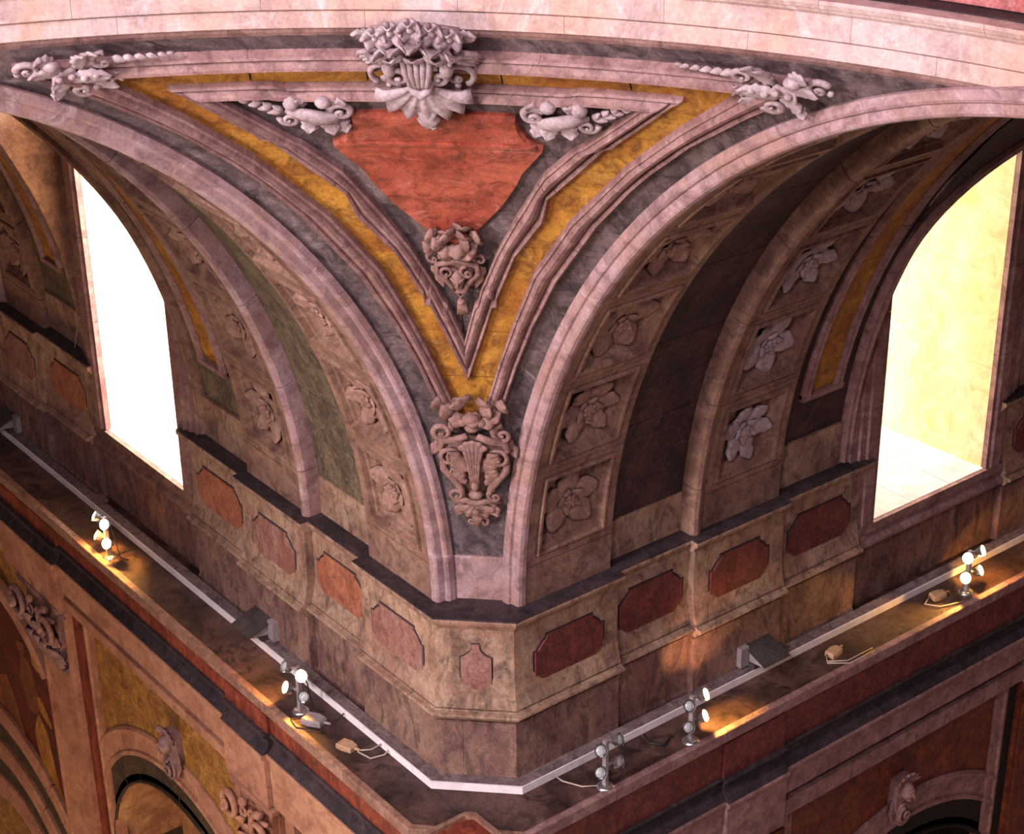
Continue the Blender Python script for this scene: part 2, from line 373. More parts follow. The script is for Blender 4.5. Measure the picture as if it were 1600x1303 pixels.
# mouldings that frame the ochre border
MP = [(0, -.02), (0, .045), (.08, .06), (.2, .05), (.26, .03), (.34, .055), (.5, .085), (.66, .095), (.78, .08), (.84, .06), (.9, .07), (1, .06), (1, -.02)]
def moulding(A, B, name='moulding'):
    """A, B: equally long lists of (phi,z)"""
    mb = MB()
    def fn(t, a, b):
        p = A[t]; q = B[t]
        return S(p[0]+(q[0]-p[0])*a, p[1]+(q[1]-p[1])*a, R_S-.015-b)
    mb.strip(fn, range(len(A)), MP)
    return mb.build(name, MOULD, ceiling)
def resample(tab, n, sgn):
    z0, z1 = tab[0][0], tab[-1][0]
    keys = [(k-z0)/(z1-z0) for k, _ in tab]
    ts = sorted(set([round(x, 4) for x in lin(0, 1, n)]+[round(k, 4) for k in keys]))
    return ts
def side_moulding(TA, TB, s, cuts):
    ta = resample(TA, 30, s)
    tb = resample(TB, 30, s)
    ts = sorted(set(ta+tb))
    def pt(tab, t):
        z = tab[0][0]+(tab[-1][0]-tab[0][0])*t; return (s*interp(tab, z)+.05, z)
    for c0, c1 in zip(cuts, cuts[1:]):
        tt = [c0+.0012]+[t for t in ts if c0+.0012 < t < c1-.0012]+[c1-.0012]
        moulding([pt(TA, t) for t in tt], [pt(TB, t) for t in tt])
for s in (-1, 1):
    side_moulding(OO, OI, s, [0, .26, .52, .78, 1.0])
    side_moulding(IO, II, s, [0, .33, .68, 1.0])
def top_moulding(zu, zl, eu, el, cuts, ear=0.0):
    ts = sorted(set(lin(-1, 1, 41)+list(cuts)))
    def zz_(t, z, e): return z-(ear if abs(t*e) < 8.6 else 0)
    for c0, c1 in zip(cuts, cuts[1:]):
        tt = [c0+.0008]+[t for t in ts if c0+.0008 < t < c1-.0008]+[c1-.0008]
        moulding([(t*eu, zz_(t, zu, eu)) for t in tt], [(t*el, zz_(t, zl, el)) for t in tt])
top_moulding(4.90, 4.81, 24.0, 19.5, [-1, -.62, -.43, -.1, .3, .56, .8, 1])
top_moulding(4.678, 4.590, 15.3, 12.5, [-1, -.66, -.2, .35, .62, .9, 1], ear=.022)

# ---- drum cornice: two fasciae of pink blocks, a crowning moulding and the red drum wall behind
trim1 = empty('trim_1', 'pale pink stone ring cornice sweeping across under the drum', 'cornice', kind='structure')
def ring_pt(t, r, z):
    a = rad(t); return (r*cos(a), r*sin(a), z)
def ring_blocks(prof, name, m, step, off, a0=48, a1=212):
    a = a0+off
    while a < a1:
        b = a+step*(0.8+.4*random.random())
        MB().strip(ring_pt, lin(a+.011, b-.011, 8), prof).build(name, m, trim1)
        a = b
ring_blocks([(5.95, 5.0), (5.59, 5.0), (5.56, 5.028), (5.545, 5.055), (5.95, 5.055)], 'bed_moulding_block', MOULD, 9, 0)
ring_blocks([(5.95, 5.056), (5.535, 5.056), (5.53, 5.06), (5.53, 5.158), (5.95, 5.158)], 'fascia_block', RING, 13, 3)
ring_blocks([(5.95, 5.159), (5.52, 5.163), (5.51, 5.17), (5.505, 5.172), (5.505, 5.305), (5.95, 5.305)], 'fascia_block', RING, 12, 6)
ring_blocks([(5.95, 5.306), (5.50, 5.306), (5.49, 5.318), (5.475, 5.322), (5.465, 5.34), (5.455, 5.345), (5.44, 5.372), (5.44, 5.392), (5.60, 5.396), (5.95, 5.396)], 'crown_moulding_block', RING, 10, 1)
ring_blocks([(5.95, 5.397), (5.56, 5.397), (5.56, 5.405), (5.95, 5.405)], 'cornice_top_slab', LEDGE, 14, 0)
ring_blocks([(5.95, 5.41), (5.70, 5.41), (5.70, 6.7), (5.95, 6.7)], 'drum_wall_slab', mat('pink_red_drum_marble', (198, 120, 118), (176, 96, 94), (150, 84, 84), 4, .5, light=(222, 176, 172), lightamt=.6), 9, 2)

# ---- the two vaulted arms
def rect_loop(u0, u1, t0, t1, n=5):
    pts = [(u0, t0), (u1, t0)]
    pts = [(u0, t0)]+[(u1, t0+(t1-t0)*i/(n-1)) for i in range(n)]+[(u0, t1-(t1-t0)*i/(n-1)) for i in range(n-1)]
    return pts
def coffer_block(par, side, ua, ub, oa, ob, ta, tb, pa, pb, r0, m):
    """one coffered stone of a rib: cell ua..ub x ta..tb with a stepped opening oa..ob x pa..pb"""
    n = 5
    steps = [(None, r0+.16), (None, r0), (.05, r0), (.043, r0+.014), (.03, r0+.014), (.022, r0-.014), (0.0, r0-.014), (-.012, r0+.03), (-.032, r0+.036), (-.042, r0+.06), (-.075, r0+.085), (-.088, r0+.115)]
    mb = MB(); loops = []
    for e, r in steps:
        if e is None: lp = rect_loop(ua, ub, ta, tb, n)
        else:
            d = math.degrees(e/5.0); lp = rect_loop(oa-e, ob+e, pa-d, pb+d, n)
        loops.append(len(mb.v)); mb.v += [V(side, u, rad(t), r) for u, t in lp]
    k = 2*n-1+0
    k = len(rect_loop(0, 1, 0, 1, n))
    for a, b in zip(loops, loops[1:]):
        for i in range(k):
            j = (i+1) % k; mb.f.append((a+i, a+j, b+j, b+i))
    o = loops[-1]
    # loop order: 0=(u0,t0); 1..n=(u1,t up); n+1..2n-1=(u0,t1 down)... back to 0
    left = [o]+[o+k-1-i for i in range(n-1)]
    right = [o+1+i for i in range(n)]
    for i in range(n-1): mb.f.append((left[i], right[i], right[i+1], left[i+1]))
    return mb.build('coffer_block', m, par)
def arc_stones(par, side, prof, cuts, name, m, gap=.05, nseg=5):
    """stones swept along the vault: prof [(u,r)], cuts in degrees"""
    for a, b in zip(cuts, cuts[1:]):
        n = max(3, int((b-a)/3)+2)
        MB().strip(lambda t, u, r: V(side, u, rad(t), r), lin(a+gap, b-gap, n), prof).build(name, m, par)
def slabprof(u0, u1, r0, r1): return [(u0, r1), (u0, r0), (u1, r0), (u1, r1)]
TH_END = 64.0
rosette_spots = []
for side in 'LR':
    nm, win = SD[side]
    vault = empty('ceiling_'+nm, 'coffered barrel vault over the %s' % win, 'vault', kind='structure')
    cm = COFFER
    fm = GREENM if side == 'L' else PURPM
    arch = empty('trim_%d' % (2 if side == 'L' else 3), 'broad rose stone arch on the side of the %s' % win, 'arch', kind='structure')
    cuts = [0, 4.2, 8.4]+[8.4+12.1*i for i in range(1, 13)]+[165, 180]
    arc_stones(arch, side, [(5.58, 5.10), (5.535, 5.02), (5.525, 4.995), (5.49, 4.995), (5.462, 5.005), (5.452, 5.02), (5.446, 5.075), (5.425, 5.083), (5.415, 5.10), (5.415, 5.152), (5.45, 5.165), (5.60, 5.17)], cuts, 'voussoir', ARCHV, gap=.012)
    # structural shell above everything, opened over the window bay
    sh = MB()
    for u0, u1, a, b in ((5.62, 9.22, 0, 180), (mir(9.22), 15.6, 0, 180), (9.22, mir(9.22), 46, 134)):
        sh.strip(lambda t, u, r: V(side, u, rad(t), r), lin(a, b, 40), slabprof(u0, u1, 5.22, 5.34))
    sh.build('vault_shell', JOINT, vault)
    for m_ in (0, 1):
        q = (lambda u: u) if m_ == 0 else mir
        det = 6 if (m_ == 0 or side == 'L') else 0
        # two coffered ribs
        for rib, (ua, ub, oa, ob, r0) in enumerate(((5.535, 6.41, 5.66, 6.30, 5.0), (7.40, 8.34, 7.56, 8.22, 4.985))):
            lo, hi = sorted((q(ua), q(ub))); plo, phi_ = sorted((q(oa), q(ob)))
            if m_ == 1 and rib == 0: nd = 0
            else: nd = det
            MB().strip(lambda t, u, r: V(side, u, rad(t), r), lin(0.0, 3.75, 3), slabprof(lo, hi, r0, r0+.16)).build('rib_base_stone', cm, vault)
            for k in range(nd):
                c = 8.9+10.16*k
                coffer_block(vault, side, lo, hi, plo, phi_, c-5.04, c+5.04, c-3.9, c+3.9, r0, cm)
                rosette_spots.append((side, m_, rib, k, q((oa+ob)/2), c, r0+.115))
            st = 8.9+10.16*nd-5.08 if nd else 3.8
            MB().strip(lambda t, u, r: V(side, u, rad(t), r), lin(st, 180, 60), slabprof(lo, hi, r0, r0+.16)).build('plain_rib', cm, vault)
        # roll moulding along the inner edge of the second rib
        arc_stones(vault, side, [(q(u), r) for u, r in ((7.27, 5.16), (7.27, 4.97), (7.285, 4.945), (7.32, 4.93), (7.36, 4.94), (7.375, 4.965), (7.385, 4.975), (7.40, 4.975), (7.40, 5.1))], [0, 5.2, 15, 25, 35, 45, 55, 65, 180], 'rib_edge_moulding', cm if side == 'R' else ARCHV)
        # dark field between the ribs
        a, b = sorted((q(6.415), q(7.265)))
        arc_stones(vault, side, slabprof(a, b, 5.085, 5.2), [0, 4.3], 'field_base_stone', ATTIC)
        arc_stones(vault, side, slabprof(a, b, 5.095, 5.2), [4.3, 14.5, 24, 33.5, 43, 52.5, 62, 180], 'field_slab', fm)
        # third zone: marble with a long ochre panel in a raised frame, then the window-bay edge
        a, b = sorted((q(8.345), q(9.2)))
        arc_stones(vault, side, slabprof(a, b, 5.06, 5.2), [0, 4.9], 'field_base_stone', ATTIC)
        arc_stones(vault, side, slabprof(a, b, 5.085, 5.2), [4.9, 21, 38, 55, 180], 'field_slab', fm)
        ga, gb = sorted((q(8.66), q(8.95)))
        arc_stones(vault, side, slabprof(ga, gb, 5.07, 5.2), [10.35, 26, 44, 64], 'ochre_strip', GOLD)
        for u0, u1 in ((8.55, 8.66), (8.95, 9.06)):
            pr = [(u0, 5.12), (u0, 5.06), (u0+.03, 5.035), (u0+.05, 5.045), (u0+.075, 5.03), (u1, 5.06), (u1, 5.12)]
            arc_stones(vault, side, [(q(u), r) for u, r in pr], [9.75, 30, 50, 66], 'strip_frame', MOULD)
        a, b = sorted((q(8.55), q(9.06)))
        arc_stones(vault, side, slabprof(a, b, 5.035, 5.12), [9.55, 10.3], 'strip_frame', MOULD)
        # vault web over the lunette
        def th0(u):
            d = 1.14**2-(u-UC)**2
            return math.degrees(math.asin((2.1+(sqrt(d) if d > 0 else 0))/5.03))-.3
        if m_ == 0:
            for k, (u0, u1) in enumerate(((9.19, 9.8), (9.8, UC), (UC, 11.08), (11.08, mir(9.19)))):
                mb = MB()
                for r in (5.065, 5.2): mb.grid(lambda i, j: (lambda u: V(side, u, rad(th0(u)+(66-th0(u))*j/7), r))(u0+.002+(u1-u0-.004)*i/7), 8, 8)
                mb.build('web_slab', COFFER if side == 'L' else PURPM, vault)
        # lunette edge band: upright to z0 then round over the window bay
        Z0, RL = 2.1, 1.14
        path = [(9.3, z) for z in lin(0.02, Z0, 14)]+[(UC-RL*cos(t), Z0+RL*sin(t)) for t in lin(.06, pi/2-.0001, 14)]
        def lun(t, a, d):
            u, z = path[t]
            if t < 13: nu, nz = -1, 0
            else:
                ang = atan2(z-Z0, -(u-UC)); nu, nz = -cos(ang), sin(ang)
            u2, z2 = u+nu*a, z+nz*a
            l = sqrt(max(5.03**2-z2*z2, .1))-d
            return P(side, q(u2), l, z2)
        for i0, i1 in ((0, 7), (7, 14), (14, 21), (21, 27)):
            MB().strip(lun, range(i0, i1+1), [(0.0, -.5), (0, -.02), (0, .02), (.03, .03), (.05, .015), (.085, .015), (.11, -.03), (.12, -.1)]).build('window_edge_stone', COFFER if side == 'L' else MOULD, vault)
        # cell sides from the vault face back to the wall
        MB().strip(lambda t, a, d: (lambda u, z: P(side, q(u), d if d > 5 else sqrt(max(5.06**2-z*z, .1))+.0, z))(*path[t]), range(len(path)), [(0, 4), (0, 4.97)], caps=False).build('lunette_side', ATTIC if side == 'L' else MOULD, vault)

# ---- windows: moulded stone surround, limewashed reveal and sill
for side in 'LR':
    nm, win = SD[side]
    n_ = 1 if side == 'L' else 2
    wd = empty('window_%d' % n_, 'tall arched window opening with bright pale reveal and sill, %s' % ('blown out white' if side == 'L' else 'stained yellow'), 'window', kind='structure')
    fm = MOULD
    UA, UB, RW, Z0 = 9.63, 11.25, 0.81, 2.5
    mu = (UA+UB)/2
    fr = [(.35, 5.5), (.35, 5.0), (.27, 5.0), (.26, 4.975), (.19, 4.975), (.18, 4.95), (.06, 4.95), (.045, 4.975), (0.0, 4.975), (0.0, 5.03), (.1, 5.3)]
    for a, b in ((-.71, .5), (.5, 1.4), (1.4, Z0)):
        MB().strip(lambda z, e, l: P(side, UA-e, l, z), [a+.003, b-.003], fr).build('jamb_stone', fm, wd)
        MB().strip(lambda z, e, l: P(side, UB+e, l, z), [a+.003, b-.003], fr).build('jamb_stone', fm, wd)
    for a, b in ((0, 45), (45, 90), (90, 135), (135, 180)):
        MB().strip(lambda t, e, l: P(side, mu-(RW+e)*cos(rad(t)), l, Z0+(RW+e)*sin(rad(t))), lin(a+.2, b-.2, 7), fr).build('arch_stone', fm, wd)
    # reveal: jambs splayed a little, vault over
    SP = .06
    for k, (l0, l1) in enumerate(((5.03, 6.1), (6.1, 7.4))):
        for z0, z1 in ((-.72, .35), (.35, 1.3), (1.3, Z0)):
            for s_, u_ in ((-1, UA), (1, UB)):
                MB().hexa(lambda a, b, c: P(side, u_+s_*(c-(b-5.0)*SP), b, a), z0+.002, z1-.002, l0+.002, l1-.002, 0, .3).build('reveal_stone', REVEAL if side == 'L' else REVEALY, wd)
    for a, b in ((0, 60), (60, 120), (120, 180)):
        MB().strip(lambda t, e, l: P(side, mu-(RW-.02+e)*cos(rad(t)), l, Z0+(RW-.02+e)*sin(rad(t))), lin(a, b, 8), [(.3, 5.03), (0.02, 5.03), (-.06, 7.4), (.3, 7.4)]).build('reveal_vault', REVEAL if side == 'L' else REVEALY, wd)
    for k, (u0, u1) in enumerate(((UA-.1, 10.2), (10.2, 10.75), (10.75, UB+.1))):
        for l0, l1 in ((5.0, 5.7), (5.7, 6.4), (6.4, 7.6)):
            MB().hexa(lambda a, b, c: P(side, a, b, c+(b-5)*.01), u0+.003, u1-.003, l0+.003, l1-.003, -.9, -.71).build('sill_slab', SILLST, wd)
    MB().strip(lambda u, l, z: P(side, u, l, z), [9.32, 11.56], [(5.02, -.725), (4.995, -.712), (4.955, -.712), (4.955, -.80), (4.975, -.815), (4.975, -.86), (4.94, -.88), (4.93, -.90), (4.93, -.93), (4.99, -.955), (5.3, -.955)]).build('sill_moulding', COFFER if side == 'L' else MOULD, wd)

# ---- attic below the vaults: ledge, inlaid blocks, moulding and base; mitred round the pier's chamfered corner
LA, DA = 4.90, (4.90+5.33)/LV+.0
def mitre(L, D): return LV*D-L
def wpt(side, L0, D0, fix=None):
    """fn(t,o,z): t is u, or 'm' for the mitre"""
    def f(t, o, z):
        L = L0-o
        return P(side, mitre(L, D0-o) if t == 'm' else t, L, z)
    return f
def chm(L0, D0):
    def f(t, o, z):
        L, D = L0-o, D0-o
        u = mitre(L, D)
        return P('L', u, L, z) if t == 0 else P('R', u, L, z)
    return f
BODY = [(-.35, -.115), (0, -.115), (0, -.50), (.006, -.62), (.022, -.73), (.048, -.815), (.054, -.836), (.02, -.838), (.02, -.85), (-.35, -.85)]
MID = [(-.35, -.851), (.058, -.851), (.062, -.858), (.105, -.868), (.112, -.885), (.105, -.90), (.075, -.91), (.06, -.918), (.055, -.945), (.03, -.962), (-.35, -.965)]
BASE = [(-.35, -.966), (.0, -.966), (.0, -.978), (.028, -.98), (.03, -1.52), (.045, -1.55), (.045, -1.62), (-.35, -1.62)]
LEDG = [(-.42, -.012), (.055, -.012), (.06, -.03), (.055, -.055), (.03, -.075), (.02, -.10), (.0, -.118), (-.35, -.118)]
LEDT = [(-.42, -.011), (.057, -.011), (.055, .0), (-.42, .004)]
wall = {'L': empty('wall_left', 'inlaid attic wall and cornice running under the white-lit window', 'wall', kind='structure'),
        'R': empty('wall_right', 'inlaid attic wall and cornice running under the yellow-lit window', 'wall', kind='structure'),
        'C': empty('wall_corner', 'narrow chamfered corner face of the pier with small shaped inlay', 'wall', kind='structure')}
def scallop(hu, hz, c, kind=0):
    """panel outline with concave cut corners"""
    out = []
    for su, sz in ((1, 1), (-1, 1), (-1, -1), (1, -1)):
        pts = [(hu, hz-c), (hu-.25*c, hz-c), (hu-.45*c, hz-.72*c), (hu-.72*c, hz-.45*c), (hu-c, hz-.25*c), (hu-c, hz)]
        if su*sz < 0: pts = pts[::-1]
        out += [(su*a, sz*b) for a, b in pts]
    return out
def inlay(par, side, uc, zc, hu, hz, l, m, c=.13):
    pl = [(uc+a, zc+b) for a, b in scallop(hu, hz, c)]
    pl2 = [(uc+a*(1+.015/hu), zc+b*(1+.015/hz)) for a, b in scallop(hu, hz, c)]
    # sunk dark groove, then the inlaid panel
    MB().prism(pl2, lambda a, b, d: P(side, a, l-d, b), -.06, .004).build('panel_rim', JOINT, par)
    MB().prism(pl, lambda a, b, d: P(side, a, l-d, b), -.05, .014, .02).build('inlay_panel', m, par)
SECT = [('m', 6.41, 0.0), (6.41, 7.265, -.075), (7.265, 8.335, 0.0), (8.335, 9.38, -.06)]
for side in 'LR':
    W = wall[side]
    ins = [INLAYG, INLAY, INLAYG, INLAY] if side == 'L' else [INLAYD]*4
    am = ATTIC
    for m_ in (0, 1):
        for k, (u0, u1, pr) in enumerate(SECT):
            if m_ == 1:
                if u0 == 'm': u0 = 5.40
                u0, u1 = mir(u1), mir(u0)
            f = wpt(side, LA-pr, DA-pr)
            e0 = u0 if u0 == 'm' else u0+.002
            ts = [e0, u1-.002]
            MB().strip(f, ts, BODY).build('panel_block', am, W)
            MB().strip(f, ts, MID).build('base_moulding', am, W)
            MB().strip(f, ts, BASE).build('base_block', BASEST, W)
            # the ledge overhangs each block and returns at its ends
            x = .03 if pr == 0 else 0
            t2 = [e0 if e0 == 'm' else e0-x, u1+x-.002]
            if m_ == 0 and k == 3: t2[1] = 9.52
            if m_ == 1 and k == 3: t2[0] = mir(9.52)
            MB().strip(f, t2, LEDG).build('ledge_moulding', am, W)
            MB().strip(f, t2, LEDT).build('ledge_top', LEDGE, W)
            L = LA-pr
            a = 5.36 if u0 == 'm' else u0
            if m_ == 1 and k == 0: pass
            uc = (a+u1)/2+(.0 if k else -.0)
            hu = (.36, .36, .35, .40)[k]
            if m_ == 0 and k == 0: uc = 5.89
            inlay(W, side, uc, -.50 if k else -.51, hu, .235, L, ins[k], .12)
    # dado under the window, in three slabs
    for a, b in ((9.385, 9.95), (9.95, 10.9), (10.9, 11.495)):
        MB().hexa(lambda u, l, z: P(side, u, l, z), a+.003, b-.003, 5.01, 5.4, -1.62, -.95).build('dado_slab', BASEST, W)
    MB().hexa(lambda u, l, z: P(side, u, l, z), 5.75, 9.6, 5.32, 5.5, -1.7, -.02).build('backing', JOINT, W)
    MB().hexa(lambda u, l, z: P(side, u, l, z), 11.3, 16, 5.32, 5.5, -1.7, -.02).build('backing', JOINT, W)
C = wall['C']
for prof, name, m in ((BODY, 'panel_block', ATTIC), (MID, 'base_moulding', ATTIC), (LEDG, 'ledge_moulding', LIPST), (LEDT, 'ledge_top', LEDGE)):
    MB().strip(chm(LA, DA), [0, 1], prof).build(name, m, C)
def chm_part(t0, t1):
    g = chm(LA, DA)
    return lambda t, o, z: tuple(a+(b-a)*t for a, b in zip(g(0, o, z), g(1, o, z)))
for a, b in ((0, .31), (.315, 1)):
    MB().strip(chm_part(0, 1), [a, b], BASE).build('base_block', BASEST, C)
# the corner face's small shaped inlay
g0 = chm(LA, DA); A_ = Vector(g0(0, 0, 0)); B_ = Vector(g0(1, 0, 0)); X_ = (B_-A_).normalized(); N_ = Vector((1, -1, 0)).normalized(); Mid_ = (A_+B_)/2
shp = [(.03, .245), (.03, .21), (.05, .17), (.085, .14), (.125, .12), (.125, -.12), (.085, -.14), (.05, -.17), (.03, -.21), (.03, -.245)]
shp = shp+[(-a, b) for a, b in reversed(shp)]
def cface(a, b, d): return tuple(Mid_+X_*a+N_*d+Vector((0, 0, b-.50)))
MB().prism([(a*1.07, b*1.035) for a, b in shp], cface, -.05, .004).build('panel_rim', JOINT, C)
MB().prism(shp, cface, -.05, .014, .02).build('inlay_panel', INLAYG, C)

# ---- cornice walkway and the entablature under it
LW, DW = 4.30, 6.55
floor = empty('floor', 'dark stone walkway on top of the cornice, turning the pier corner', 'walkway', kind='structure')
WK = [(-.95, -1.75), (-.95, -1.60), (-.07, -1.578), (-.07, -1.75)]
EDG = [(-.4, -1.70), (-.068, -1.70), (-.068, -1.572), (-.055, -1.566), (-.005, -1.568), (0, -1.575), (0, -1.675), (-.02, -1.695), (-.4, -1.70)]
for side in 'LR':
    f = wpt(side, LW, DW)
    cu = ['m', 6.1, 7.55, 8.9, 10.3, 11.9, 13.6, 16]
    for a, b in zip(cu, cu[1:]):
        MB().strip(f, [a if a == 'm' else a+.003, b-.003], WK).build('walkway_slab', WALK, floor)
    cu = ['m', 5.9, 7.15, 8.5, 9.6, 10.9, 12.2, 13.8, 16]
    for a, b in zip(cu, cu[1:]):
        MB().strip(f, [a if a == 'm' else a+.003, b-.003], EDG).build('cornice_edge_stone', LIPST if side == 'L' else MOULD, wall[side])
MB().strip(chm(LW, DW), [0, 1], WK).build('walkway_slab', WALK, floor)
MB().strip(chm(LW, DW), [0, 1], EDG).build('cornice_edge_stone', LIPST, C)

ENT = {'L': (-1.89, -2.11, -2.44, -2.53, -2.68), 'R': (-2.06, -2.31, -2.60, -2.69, -2.90)}
for side in 'LR':
    W = wall[side]
    zf, zl, zg, zh, zs = ENT[side]
    f = wpt(side, LW, DW)
    fr_m, cav_m, fa_m = (FRIEZE, LEDGE, FASC) if side == 'L' else (INLAYD, LEDGE, MOULD)  # dark cavetto colour holds the shade of the recess
    def seg(prof, cuts, name, m, push=0.0, gap=.003):
        for a, b in zip(cuts, cuts[1:]):
            MB().strip(f, [a if a == 'm' else a+gap, b-gap], [(o+push if o > -.3 else o, z) for o, z in prof]).build(name, m, W)
    FR = [(-.5, -1.70), (-.035, -1.70), (-.035, zf), (-.5, zf)]
    CAV = [(-.5, zf-.002), (-.02, zf-.002), (-.01, zf-.012), (-.012, zf-.03), (-.04, zf-.05), (-.055, zf-.09), (-.045, zf-.14), (-.01, zf-.175), (.02, zl+.02), (-.5, zl+.018)]
    LIP = [(-.5, zl+.016), (.03, zl+.016), (.035, zl), (.03, zl-.03), (.01, zl-.04), (.005, zl-.05), (.005, zg), (-.5, zg)]
    STR = [(-.5, zh), (-.005, zh), (-.005, zs+.03), (-.03, zs), (-.5, zs)]
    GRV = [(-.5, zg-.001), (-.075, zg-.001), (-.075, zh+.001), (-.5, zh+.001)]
    bays = [(7.87, 11.35), (12.75, 16)]
    piers = [('m', 7.13), (7.13, 7.87), (11.35, 12.75)]
    for a, b in bays:
        n = 4; cu = lin(a, b, n)
        seg(FR, cu, 'frieze_panel', fr_m); seg(CAV, [a, (a+b)/2, b], 'cavetto_moulding', cav_m)
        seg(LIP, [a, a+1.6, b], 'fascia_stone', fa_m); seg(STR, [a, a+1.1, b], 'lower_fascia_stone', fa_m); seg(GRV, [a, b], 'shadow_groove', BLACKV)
    for k, (a, b) in enumerate(piers):
        ps = (0, .05, .05)[k]
        seg(FR, [a, b], 'frieze_panel', fr_m, ps*.6); seg(CAV, [a, b], 'cavetto_moulding', cav_m, ps)
        seg(LIP, [a, b], 'fascia_stone', fa_m, ps); seg([(-.5, zg-.001), (0, zg-.001), (0, zs), (-.5, zs)], [a, b], 'lower_fascia_stone', fa_m, ps)
zf, zl, zg, zh, zs = ENT['L']
for prof, name, m in (([(-.5, -1.70), (-.035, -1.70), (-.035, zf), (-.5, zf)], 'frieze_panel', FRIEZE), ([(-.5, zf), (.02, zf), (.02, zs), (-.5, zs)], 'fascia_stone', FASC)):
    MB().strip(chm(LW, DW), [0, 1], prof).build(name, m, C)
# square cap of the pier's corner shaft rising at the cornice's corner
pl = [(-.30, .24), (-.24, .30), (.28, .30), (.30, -.30), (-.30, -.28)]
MB().prism(pl, lambda a, b, d: (a-4.5, b+4.5, d), -1.95, -1.55, .0).build('corner_cap', FRIEZE, C)
rm = MB()
for i in range(5):
    a, b = pl[i], pl[(i+1) % 5]
    rm.add([(e[0]*k-4.5, e[1]*k+4.5, z) for z in (-1.55, -1.515) for e, k in ((a, 1), (b, 1), (b, .86), (a, .86))],
           [(0, 1, 5, 4), (1, 2, 6, 5), (2, 3, 7, 6), (3, 0, 4, 7), (4, 5, 6, 7), (0, 3, 2, 1)])
rm.build('corner_cap_rim', LIPST, C)

# ---- lower walls: marble field with an arched opening between pilasters
def lower_wall(side, uc, zc, ri, rb, ra, m_field, m_band, m_arch, m_in, u0, u1, lw=4.43):
    W = wall[side]
    zs = ENT[side][4]; ZB = -9.0
    # field with a round-headed hole
    def hole(r): return [(uc-r*cos(t), zc+r*sin(t)) for t in lin(0, pi, 25)]
    for (ha, hb) in ((0, 12), (12, 24)):
        mb = MB(); h = hole(ra)
        for i in range(ha, hb):
            p, q = h[i], h[i+1]
            p = (min(max(p[0], u0), u1), p[1]); q = (min(max(q[0], u0), u1), q[1])
            if abs(p[0]-q[0]) < 1e-6: continue
            mb.hexa(lambda a, b, c: P(side, (p if a == 0 else q)[0], lw+c, ((p if a == 0 else q)[1]) if b == 0 else zs+.01), 0, 1, 0, 1, 0, .3)
        mb.build('field_slab', m_field, W)
    def band(r0, r1, l0, name, m, cuts, prof):
        for a, b in zip(cuts, cuts[1:]):
            def g(t, r, l):
                u, z = uc-r*cos(rad(t)), zc+r*sin(rad(t))
                return P(side, min(max(u, u0-.02), u1+.02), l, z)
            MB().strip(g, lin(a+.1, b-.1, 9), prof).build(name, m, W)
    band(rb, ra, lw, 'arch_stone', m_arch, [0, 30, 55, 80, 98, 122, 150, 180], [(ra+.03, lw+.1), (ra+.03, lw-.015), (ra+.0, lw-.035), (ra-.03, lw-.03), (ra-.035, lw-.012), (rb+.05, lw-.012), (rb+.045, lw-.03), (rb, lw-.035), (rb-.01, lw+.1)])
    band(ri, rb, lw, 'dark_arch_band', m_band, [0, 45, 90, 135, 180], [(rb, lw+.1), (rb, lw+.0), (ri+.03, lw+.0), (ri+.02, lw-.03), (ri, lw-.03), (ri-.02, lw+.1)])
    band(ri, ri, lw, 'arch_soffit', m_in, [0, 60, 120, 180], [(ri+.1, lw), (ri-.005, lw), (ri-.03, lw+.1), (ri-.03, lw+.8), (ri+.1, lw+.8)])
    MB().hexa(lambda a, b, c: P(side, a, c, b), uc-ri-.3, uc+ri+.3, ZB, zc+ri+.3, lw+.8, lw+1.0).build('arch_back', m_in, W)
    for s_ in (-1, 1):
        for r0, r1, m, l in ((ri, rb, m_band, lw), (rb, ra, m_arch, lw-.02)):
            a, b = sorted((uc+s_*r0, uc+s_*r1)); a, b = max(a, u0), min(b, u1)
            if b-a > .02: MB().hexa(lambda x, y, c: P(side, x, c, y), a, b, ZB, zc, l, lw+.8).build('jamb_slab', m, W)
    # plain jamb walls beside the arch
    for a, b in ((u0, max(u0+.01, uc-ra)), (min(u1-.01, uc+ra), u1)):
        if b-a > .02: MB().hexa(lambda x, y, c: P(side, x, c, y), a, b, ZB, zc, lw, lw+.3).build('field_slab', m_field, W)
def pilaster(side, u0, u1, zt, m, m2, l=4.36):
    W = wall[side]
    MB().hexa(lambda a, b, c: P(side, a, c, b), u0, u1, -9, zt, l, l+.4).build('pilaster_shaft', m, W)
    for a, b in ((u0+.05, u0+.09), (u1-.09, u1-.05)):
        MB().hexa(lambda x, y, c: P(side, x, c, y), a, b, -9, zt-.2, l-.02, l+.1).build('pilaster_fillet', m, W)
    for a, b in ((u0-.16, u0-.002), (u1+.002, u1+.14)):
        MB().hexa(lambda x, y, c: P(side, x, c, y), a, b, -9, zt, l+.05, l+.4).build('pilaster_backing', m2, W)
lower_wall('L', 9.35, -5.80, 1.72, 2.04, 2.33, LGOLD, DARKBAND, FASC, TANV, 7.95, 11.15)
lower_wall('R', 9.85, -5.95, 1.72, 2.04, 2.33, LRED, BLACKV, MOULD, BLACKV, 8.05, 11.25)
